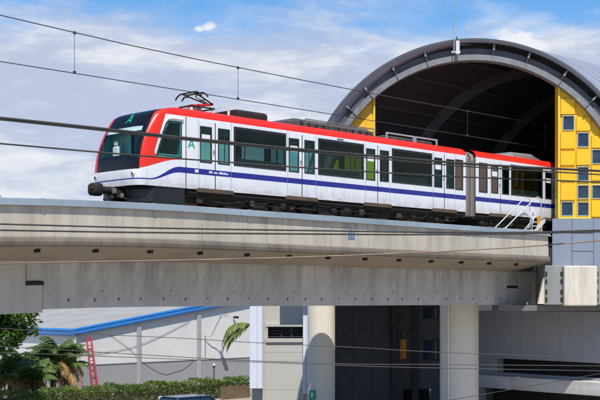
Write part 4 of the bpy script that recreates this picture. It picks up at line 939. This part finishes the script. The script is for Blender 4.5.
for a, b_, zl in ((250, 262.8, 388.2), (303, 308, 393.5)):
    m_ = MB(); m_.bbox(BX(a), BX(b_), -.45, .04, BZ(zl), 7.0, .02); m_.box(BX(a + (b_ - a) * .55), BX(a + (b_ - a) * .55) + .02, -.455, -.44, BZ(zl) + .05, 6.95, 1); m_.build('pilaster', [M['bluewhite'], M['wh_post']], bb)
YD = 66.0
db = empty('shaded_building', ((385 - 300) / 1200 * YD, YD, 0), 0, 'charcoal building front in deep shade between the two round columns', 'building')
def EX(px): return (px - 385) / 1200 * YD
def EZ(py): return HC + (299 - py) / 1200 * YD
m_ = MB(); m_.box(EX(322), EX(391), 0, 6, 0, 6.2)
for px in (352, 371): m_.box(EX(px), EX(px) + .03, -.012, 0.01, 0, 6.2, 1)
m_.box(EX(322), EX(391), -.012, .01, EZ(349), EZ(348.5), 1)
m_.build('wall', [M['darkbld'], M['darkbld2']], db)
m_ = MB(); m_.bbox(EX(391), EX(399.5), -.5, 5, 0, 6.2, .03); m_.build('pillar', M['darkbld2'], db)
m_ = MB(); m_.panel(EX(399.5), EX(445), 0, 6.2, .6, [(EX(424), EX(440), EZ(319), EZ(307)), (EX(424), EX(440), EZ(361), EZ(340)), (EX(404), EX(432), 0, EZ(390))]); m_.build('wall', M['darkbld'], db)
for x0, x1, y0, y1 in ((424, 440, 307, 319), (424, 440, 340, 361)):
    f = MB(); f.frame(EX(x0), EX(x1), EZ(y1), EZ(y0), .06, .55, .66); fo = f.build('window', M['darkbld2'], db); p = MB(); p.box(EX(x0), EX(x1), .7, .72, EZ(y1), EZ(y0)); p.build('pane', M['dglass'], fo)
m_ = MB(); m_.box(EX(404), EX(432), 1.4, 1.45, 0, EZ(390)); m_.build('doorway', M['black'], db)
osn = MB(); osn.bbox(-.17, .17, -.05, .05, -.55, .55, .02); osn.bbox(-.13, .13, -.06, .06, .62, 1.05, .02, 1)
tag(osn.build('hanging_sign', [M['orange'], M['archdark']], loc=wp(403, 349, YD + .3)), 'tall orange sign hanging in the dark passage between the columns', 'sign')
# grey building on the right
AG = R(-50)
gb = empty('grey_building', (9.3, 62, 0), AG, 'grey rendered building with a long dark slot window and mossy projecting ledge', 'building')
def GS(px): k = (px - 300) / 1200; return (62 * k - 9.3) / (.643 + .766 * k)
m_ = MB(); s0, s1 = GS(497), 14
m_.panel(-.9, 14, 0, 5.36, 0, [(s0, s1 - .5, 2.26, 2.98), (.4, 13, 0, 1.5)]); m_.box(-.9, 14, 0, .3, 5.362, 5.40); m_.box(-.9, 14, .9, 1.0, 0, 5.3)
m_.box(s0, s1 - .5, .01, .9, 2.2, 2.26); m_.box(s0 - .06, s0, .003, .9, 2.2, 3.0); m_.build('wall', M['greywall'], gb)
m_ = MB(); m_.box(s0, s1 - .5, .5, .55, 2.26, 3.0); m_.build('slot_window', M['black'], gb)
m_ = MB(); m_.bbox(.0, 13, -.95, -.003, 1.52, 2.16, .03); m_.build('ledge', M['ledge'], gb)
m_ = MB(); m_.box(.4, 13, .6, .62, 0, 1.5); m_.build('undercroft', M['black'], gb)
bwl = MB(); bwl.box(-13.5, 30, 0, .3, 0, 6.1)
tag(bwl.build('boundary_wall', M['darkbld'], loc=(18, 78, 0)), 'dark wall closing the back of the passage below the station', 'wall')

# ------------------------------------------------------------------ plants
def leafquad(mb, c, L, Wd, n=None, mi=0, rnd=random):
    a = Vector((rnd.gauss(0, 1), rnd.gauss(0, 1), rnd.gauss(0, .7))).normalized(); b = a.cross(Vector((rnd.gauss(0, 1), rnd.gauss(0, 1), rnd.gauss(0, 1)))).normalized()
    c = Vector(c); mb.add([c - a * L, c + b * Wd, c + a * L, c - b * Wd], [(0, 1, 2, 3)], mi)
# hedge
h0, h1, hq = tpx(-60, 55.0) - 7, tpx(246, 55.0), 55.0
hd = empty('hedge', W(h0, hq, 0), RZ, 'long clipped green hedge in front of the warehouse', 'hedge')
mb = MB(); rnd = random.Random(11); HL = h1 - h0
def htop(x): return 1.10 + .08 * math.sin(x * 1.9) + .07 * math.sin(x * 4.3 + 1) + .05 * math.sin(x * 9.1)
for i in range(24000):
    x = rnd.uniform(0, HL); side = rnd.random(); top = htop(x)
    if side < .42: y = rnd.uniform(-.55, .55); z = top - abs(rnd.gauss(0, .10)) + .08 * (rnd.random() < .12)
    elif side < .85: y = -.55 + abs(rnd.gauss(0, .10)) - .05; z = rnd.uniform(.05, top)
    else: y = .55; z = rnd.uniform(.3, top)
    if side >= .42 and z < .62 and rnd.random() < .55: continue
    leafquad(mb, (x, y, z), rnd.uniform(.03, .11), rnd.uniform(.018, .05), rnd=rnd)
mb.build('foliage', M['hedge'], hd)
mb = MB()
for i in range(70):
    x = HL * (i + .5) / 70; mb.tube([(x, 0, 0), (x + rnd.uniform(-.2, .2), rnd.uniform(-.3, .3), .6), (x + rnd.uniform(-.3, .3), rnd.uniform(-.4, .4), 1.1)], [.03, .02, .01], 5)
mb.build('stems', M['bark'], hd)
hb = MB(); hb.bbox(0, HL, -.42, .42, 0, .80, .05); hb.build('inner_twigs', paint('grey_twigs', (.17, .15, .12), .9, 0, .5, scale=5, streak=.5), hd)
# board fence closing the end of the hedge
fe = empty('board_fence', W(tpx(221, 53.6), 53.6, 0), RZ, 'weathered brown board fence at the end of the hedge', 'fence')
FL = tpx(249, 53.6) - tpx(221, 53.6)
mb = MB(); k = 0; x = 0
while x < FL: mb.box(x, x + .16, -.02 + .004 * (k % 2), .015, 0, .80 + .05 * math.sin(k * 2.1)); x += .18; k += 1
mb.build('boards', M['wood'], fe)
for z in (.2, .6): mb = MB(); mb.box(0, FL, .016, .06, z, z + .09); mb.build('rail', M['wood'], fe)
gl = empty('garden_lamp', W(tpx(214, 55.9), 55.9, 0), RZ, 'small globe lamp on a dark post above the hedge', 'lamp')
mb = MB(); mb.tube([(0, 0, 0), (0, 0, 1.75)], .04, 8); mb.rings([[(r * math.cos(k * math.pi / 6), r * math.sin(k * math.pi / 6), z) for k in range(12)] for z, r in ((1.75, .05), (1.8, .08), (1.86, .08))]); mb.build('post', M['archdark'], gl)
mb = MB(); mb.rings([[(.09 * math.sin(a * math.pi / 8) * math.cos(k * math.pi / 8), .09 * math.sin(a * math.pi / 8) * math.sin(k * math.pi / 8), 1.93 - .09 * math.cos(a * math.pi / 8)) for k in range(16)] for a in range(0, 9)], 0, False); mb.build('globe', M['whdecal'], gl)

# palms: fronds with a bent midrib and hanging leaflets
def frond(mb, base, az, lift, L, droop, rnd, mi=0, dense=30, lw=.034):
    d = Vector((math.cos(az), math.sin(az), 0)); up = Vector((0, 0, 1)); side = d.cross(up)
    pts = []; p = Vector(base); ang = lift; n = 12
    for i in range(n + 1):
        pts.append(p.copy()); p = p + (d * math.cos(ang) + up * math.sin(ang)) * (L / n); ang -= droop / n * (.5 + i / n)
    mb.tube(pts, [.022 * (1 - .8 * i / n) + .004 for i in range(n + 1)], 4, mi)
    for k in range(dense):
        u = .12 + .88 * (k + rnd.random() * .5) / dense; i = min(n - 1, int(u * n)); q = pts[i].lerp(pts[i + 1], u * n - i); tn = (pts[i + 1] - pts[i]).normalized()
        ll = L * .27 * (math.sin(math.pi * min(1, u * .9 + .12)) ** .7) * rnd.uniform(.85, 1.1)
        for sgn in (-1, 1):
            v = (side * sgn * .85 + tn * .55 - up * rnd.uniform(.15, .6)).normalized(); e = q + v * ll * .6; e2 = q + v * ll + Vector((0, 0, -ll * .28))
            w = tn * lw
            mb.add([q - w, q + w, e + w * .8, e2, e - w * .8], [(0, 1, 2, 4), (4, 2, 3)], mi)
def palm(t, q, h, L, nf, seed, label, trunk_r=.07, dry=3, leans=1, group='palms beside the warehouse'):
    rnd = random.Random(seed)
    r = empty('palm_tree', W(t, q, 0), RZ, label, 'palm', group)
    cr = MB(); tr = MB()
    for s in range(leans):
        ax = rnd.uniform(-.5, .5) * (leans > 1); ay = rnd.uniform(-.4, .4) * (leans > 1); hh = h * rnd.uniform(.8, 1.05) if leans > 1 else h
        tr.tube([(ax * .3, ay * .3, 0), (ax * .7, ay * .7, hh * .5), (ax, ay, hh)], [trunk_r * 1.3, trunk_r, trunk_r * .9], 8)
        for k in range(nf):
            a = k * 2.4 + rnd.uniform(-.3, .3); lift = R(rnd.uniform(25, 75)) if k > dry else R(rnd.uniform(-45, 5))
            frond(cr, (ax, ay, hh), a, lift, L * rnd.uniform(.75, 1.1), R(rnd.uniform(70, 125)), rnd, 1 if k < dry else 0)
    cr.build('crown', [M['palm'], M['palmdry']], r); tr.build('trunk', M['bark'], r); return r
for (px, q, h, L, nf, sd, lb, dr, ln) in (
        (6, 57.2, 2.0, 1.8, 15, 1, 'bushy palm at the photo left end with yellowing lower fronds', 3, 3),
        (22, 58.2, 2.6, 1.8, 15, 2, 'palm with brown hanging fronds left of the warehouse corner', 4, 2),
        (38, 57.0, 1.7, 1.7, 15, 3, 'low green palm clump rising behind the hedge', 2, 3),
        (52, 58.6, 2.9, 1.9, 15, 4, 'tallest palm clump of the row beside the warehouse', 3, 3),
        (66, 58.2, 2.4, 1.8, 14, 5, 'palm with arching fronds just left of the white downpipe', 3, 2)):
    palm(tpx(px, q), q, h, L, nf, sd, lb, dry=dr, leans=ln)
# palm beside the beige building, one frond group leaning out to its left
pr = empty('palm_tree', wp(253.5, 299, 66.5) - Vector((0, 0, HC)), 0, 'palm whose drooping fronds show left of the bluish white pilaster', 'palm')
rnd = random.Random(5); cr = MB()
for k, (az, lf, L, dp) in enumerate(((183, 2, 2.45, 112), (192, 14, 2.2, 128), (174, -18, 2.3, 82), (188, -10, 2.55, 96), (180, 20, 2.1, 134), (20, 50, 1.3, 100), (320, 50, 1.2, 100), (90, 55, 1.3, 100))):
    frond(cr, (-.05 if k < 5 else .25, 0, 4.55), R(az), R(lf), L, R(dp), rnd, 0, 44, .036)
cr.build('crown', leafmat('bright_palm_leaf', (.14, .22, .04), (.28, .34, .09)), pr)
mb = MB(); mb.tube([(.2, 0, 0), (.2, 0, 2.2), (.12, 0, 4.5)], [.12, .09, .08], 8); mb.build('trunk', M['bark'], pr)

# tree at the left edge
def tree(loc, label, blobs, n, seed, leaf=(.10, .17), trunk=None, m='leaf', name='leafy_tree'):
    rnd = random.Random(seed); r = empty(name, loc, 0, label, 'tree'); cr = MB()
    tot = sum(b[3] ** 2 for b in blobs)
    for (x, y, z, rad) in blobs:
        k = int(n * rad * rad / tot); sub = [(Vector((rnd.gauss(0, 1), rnd.gauss(0, 1), rnd.gauss(0, .8))).normalized() * rad * rnd.uniform(.55, 1.0), rad * rnd.uniform(.22, .42)) for _ in range(14)]
        for i in range(k):
            c, sr = sub[rnd.randrange(14)]
            v = Vector((rnd.gauss(0, 1), rnd.gauss(0, 1), rnd.gauss(0, 1))).normalized() * sr * rnd.random() ** .4
            l = rnd.uniform(*leaf); leafquad(cr, (x + c.x + v.x, y + c.y + v.y, z + c.z + v.z), l, l * .45, rnd=rnd)
    cr.build('crown', M[m], r)
    tr = MB(); top = max(b[2] for b in blobs); tr.tube([(0, 0, 0), (.06, .05, top * .3), (-.05, .1, top * .6), (0, 0, top)], [.24, .19, .13, .05], 9); tk = tr.build('trunk', M['bark'], r)
    lb = MB()
    for (x, y, z, rad) in blobs: lb.tube([(0, 0, max(.8, z * .55)), (x * .5, y * .5, z * .85), (x, y, z)], [.10, .06, .02], 6)
    lb.build('limb', M['bark'], r)
tree(wp(-22, 299, 60) - Vector((0, 0, HC)), 'broad leafed green tree at the left behind the viaduct', [(0, 0, 6.6, 2.4), (1.5, -.4, 5.0, 1.5), (.6, .5, 8.6, 1.6), (-1.6, .2, 6.0, 2.0), (.5, 0, 10.1, 1.3), (-1.2, -.6, 4.3, 1.4), (.9, .3, 4.2, 1.15), (.2, -.6, 4.0, 1.2)], 20000, 3)
# distant trees closing the view between the buildings
for i, (x, y, h, lb) in enumerate(((-52, 120, 7.0, 'distant tree far left beyond the palms'), (-39, 128, 6.4, 'distant tree behind the warehouse gutter'), (62, 140, 7, 'distant tree hidden beyond the station'))):
    if i < 2: tree((x, y, 0), lb, [(0, 0, h * .65, h * .34), (h * .22, .3, h * .5, h * .25), (-h * .22, 0, h * .52, h * .27)], 2500, 20 + i, leaf=(.2, .34))

# ------------------------------------------------------------------ car and white barrier in front of the hedge
def car_build(loc, rz, label):
    r = empty('parked_car', loc, rz, label, 'car')
    def sect(x, hw, z0, z1, in_=.06): return [(x, -hw + in_, z0), (x, hw - in_, z0), (x, hw, z0 + .15), (x, hw, z1 - .14), (x, hw - .08, z1), (x, -hw + .08, z1), (x, -hw, z1 - .14), (x, -hw, z0 + .15)]
    b = MB(); b.rings([sect(-2.12, .66, .35, .72), sect(-2.0, .80, .25, .88), (sect(-1.2, .87, .2, .95)), sect(0, .88, .2, .96), sect(1.2, .87, .2, .92), sect(1.9, .82, .25, .82), sect(2.12, .68, .32, .66)], 0, True, True); b.build('body', M['carblue'], r)
    g_ = MB(); g_.rings([[(-1.95, -.70, .9), (-1.95, .70, .9), (1.15, .72, .9), (1.15, -.72, .9)], [(-1.55, -.60, 1.40), (-1.55, .60, 1.40), (.30, .60, 1.40), (.30, -.60, 1.40)]], 0, False, False); g_.build('glazing', M['dglass'], r)
    rf = MB(); rf.bbox(-1.60, .36, -.63, .63, 1.395, 1.47, .035); rf.build('roof', M['carblue'], r)
    for sx, sz in ((-1, 1), (1, 1)):
        p = MB()
        for xa, xb in ((-1.98, -1.60), (1.17, .33), (-.35, -.35)): p.tube([(xa, sx * .71, .92), (xb, sx * .615, 1.41)], .035, 5)
        p.build('roof_pillar', M['carblue'], r)
    for x in (-1.35, 1.35):
        for y in (-.80, .80):
            w = MB(); w.rings([[(x + rr * math.cos(k * math.pi / 12), y + o, .32 + rr * math.sin(k * math.pi / 12)) for k in range(24)] for o, rr in ((-.1, .26), (-.09, .32), (.09, .32), (.1, .26))]); wo = w.build('wheel', M['tyre'], r)
            q = MB(); oo = .105 if y > 0 else -.105; q.rings([[(x + rr * math.cos(k * math.pi / 12), y + oo * f_, .32 + rr * math.sin(k * math.pi / 12)) for k in range(24)] for f_, rr in ((.9, .20), (1.0, .19))]); q.build('rim', M['steel'], wo)
    for y in (-.58, .58):
        q = MB(); q.bbox(2.03, 2.11, y - .14, y + .14, .58, .70, .02); q.build('headlight', M['palesteel'], r)
        q = MB(); q.bbox(-2.10, -2.02, y - .12, y + .12, .62, .78, .02); q.build('tail_light', M['redpaint'], r)
car_build(wp(196, 299, 56.6) - Vector((0, 0, HC)), RZ, 'dark blue car parked in front of the hedge')
br = empty('white_barrier', wp(166, 299, 58.0) - Vector((0, 0, HC)), RZ, 'white tubular barrier standing before the hedge', 'barrier')
for x in (-.42, .42): mb = MB(); mb.tube([(x, 0, 0), (x, 0, 1.28)], .035, 6); mb.build('post', M['whdecal'], br)
for z in (.75, 1.28): mb = MB(); mb.tube([(-.42, 0, z), (.42, 0, z)], .035, 6); mb.build('rail', M['whdecal'], br)
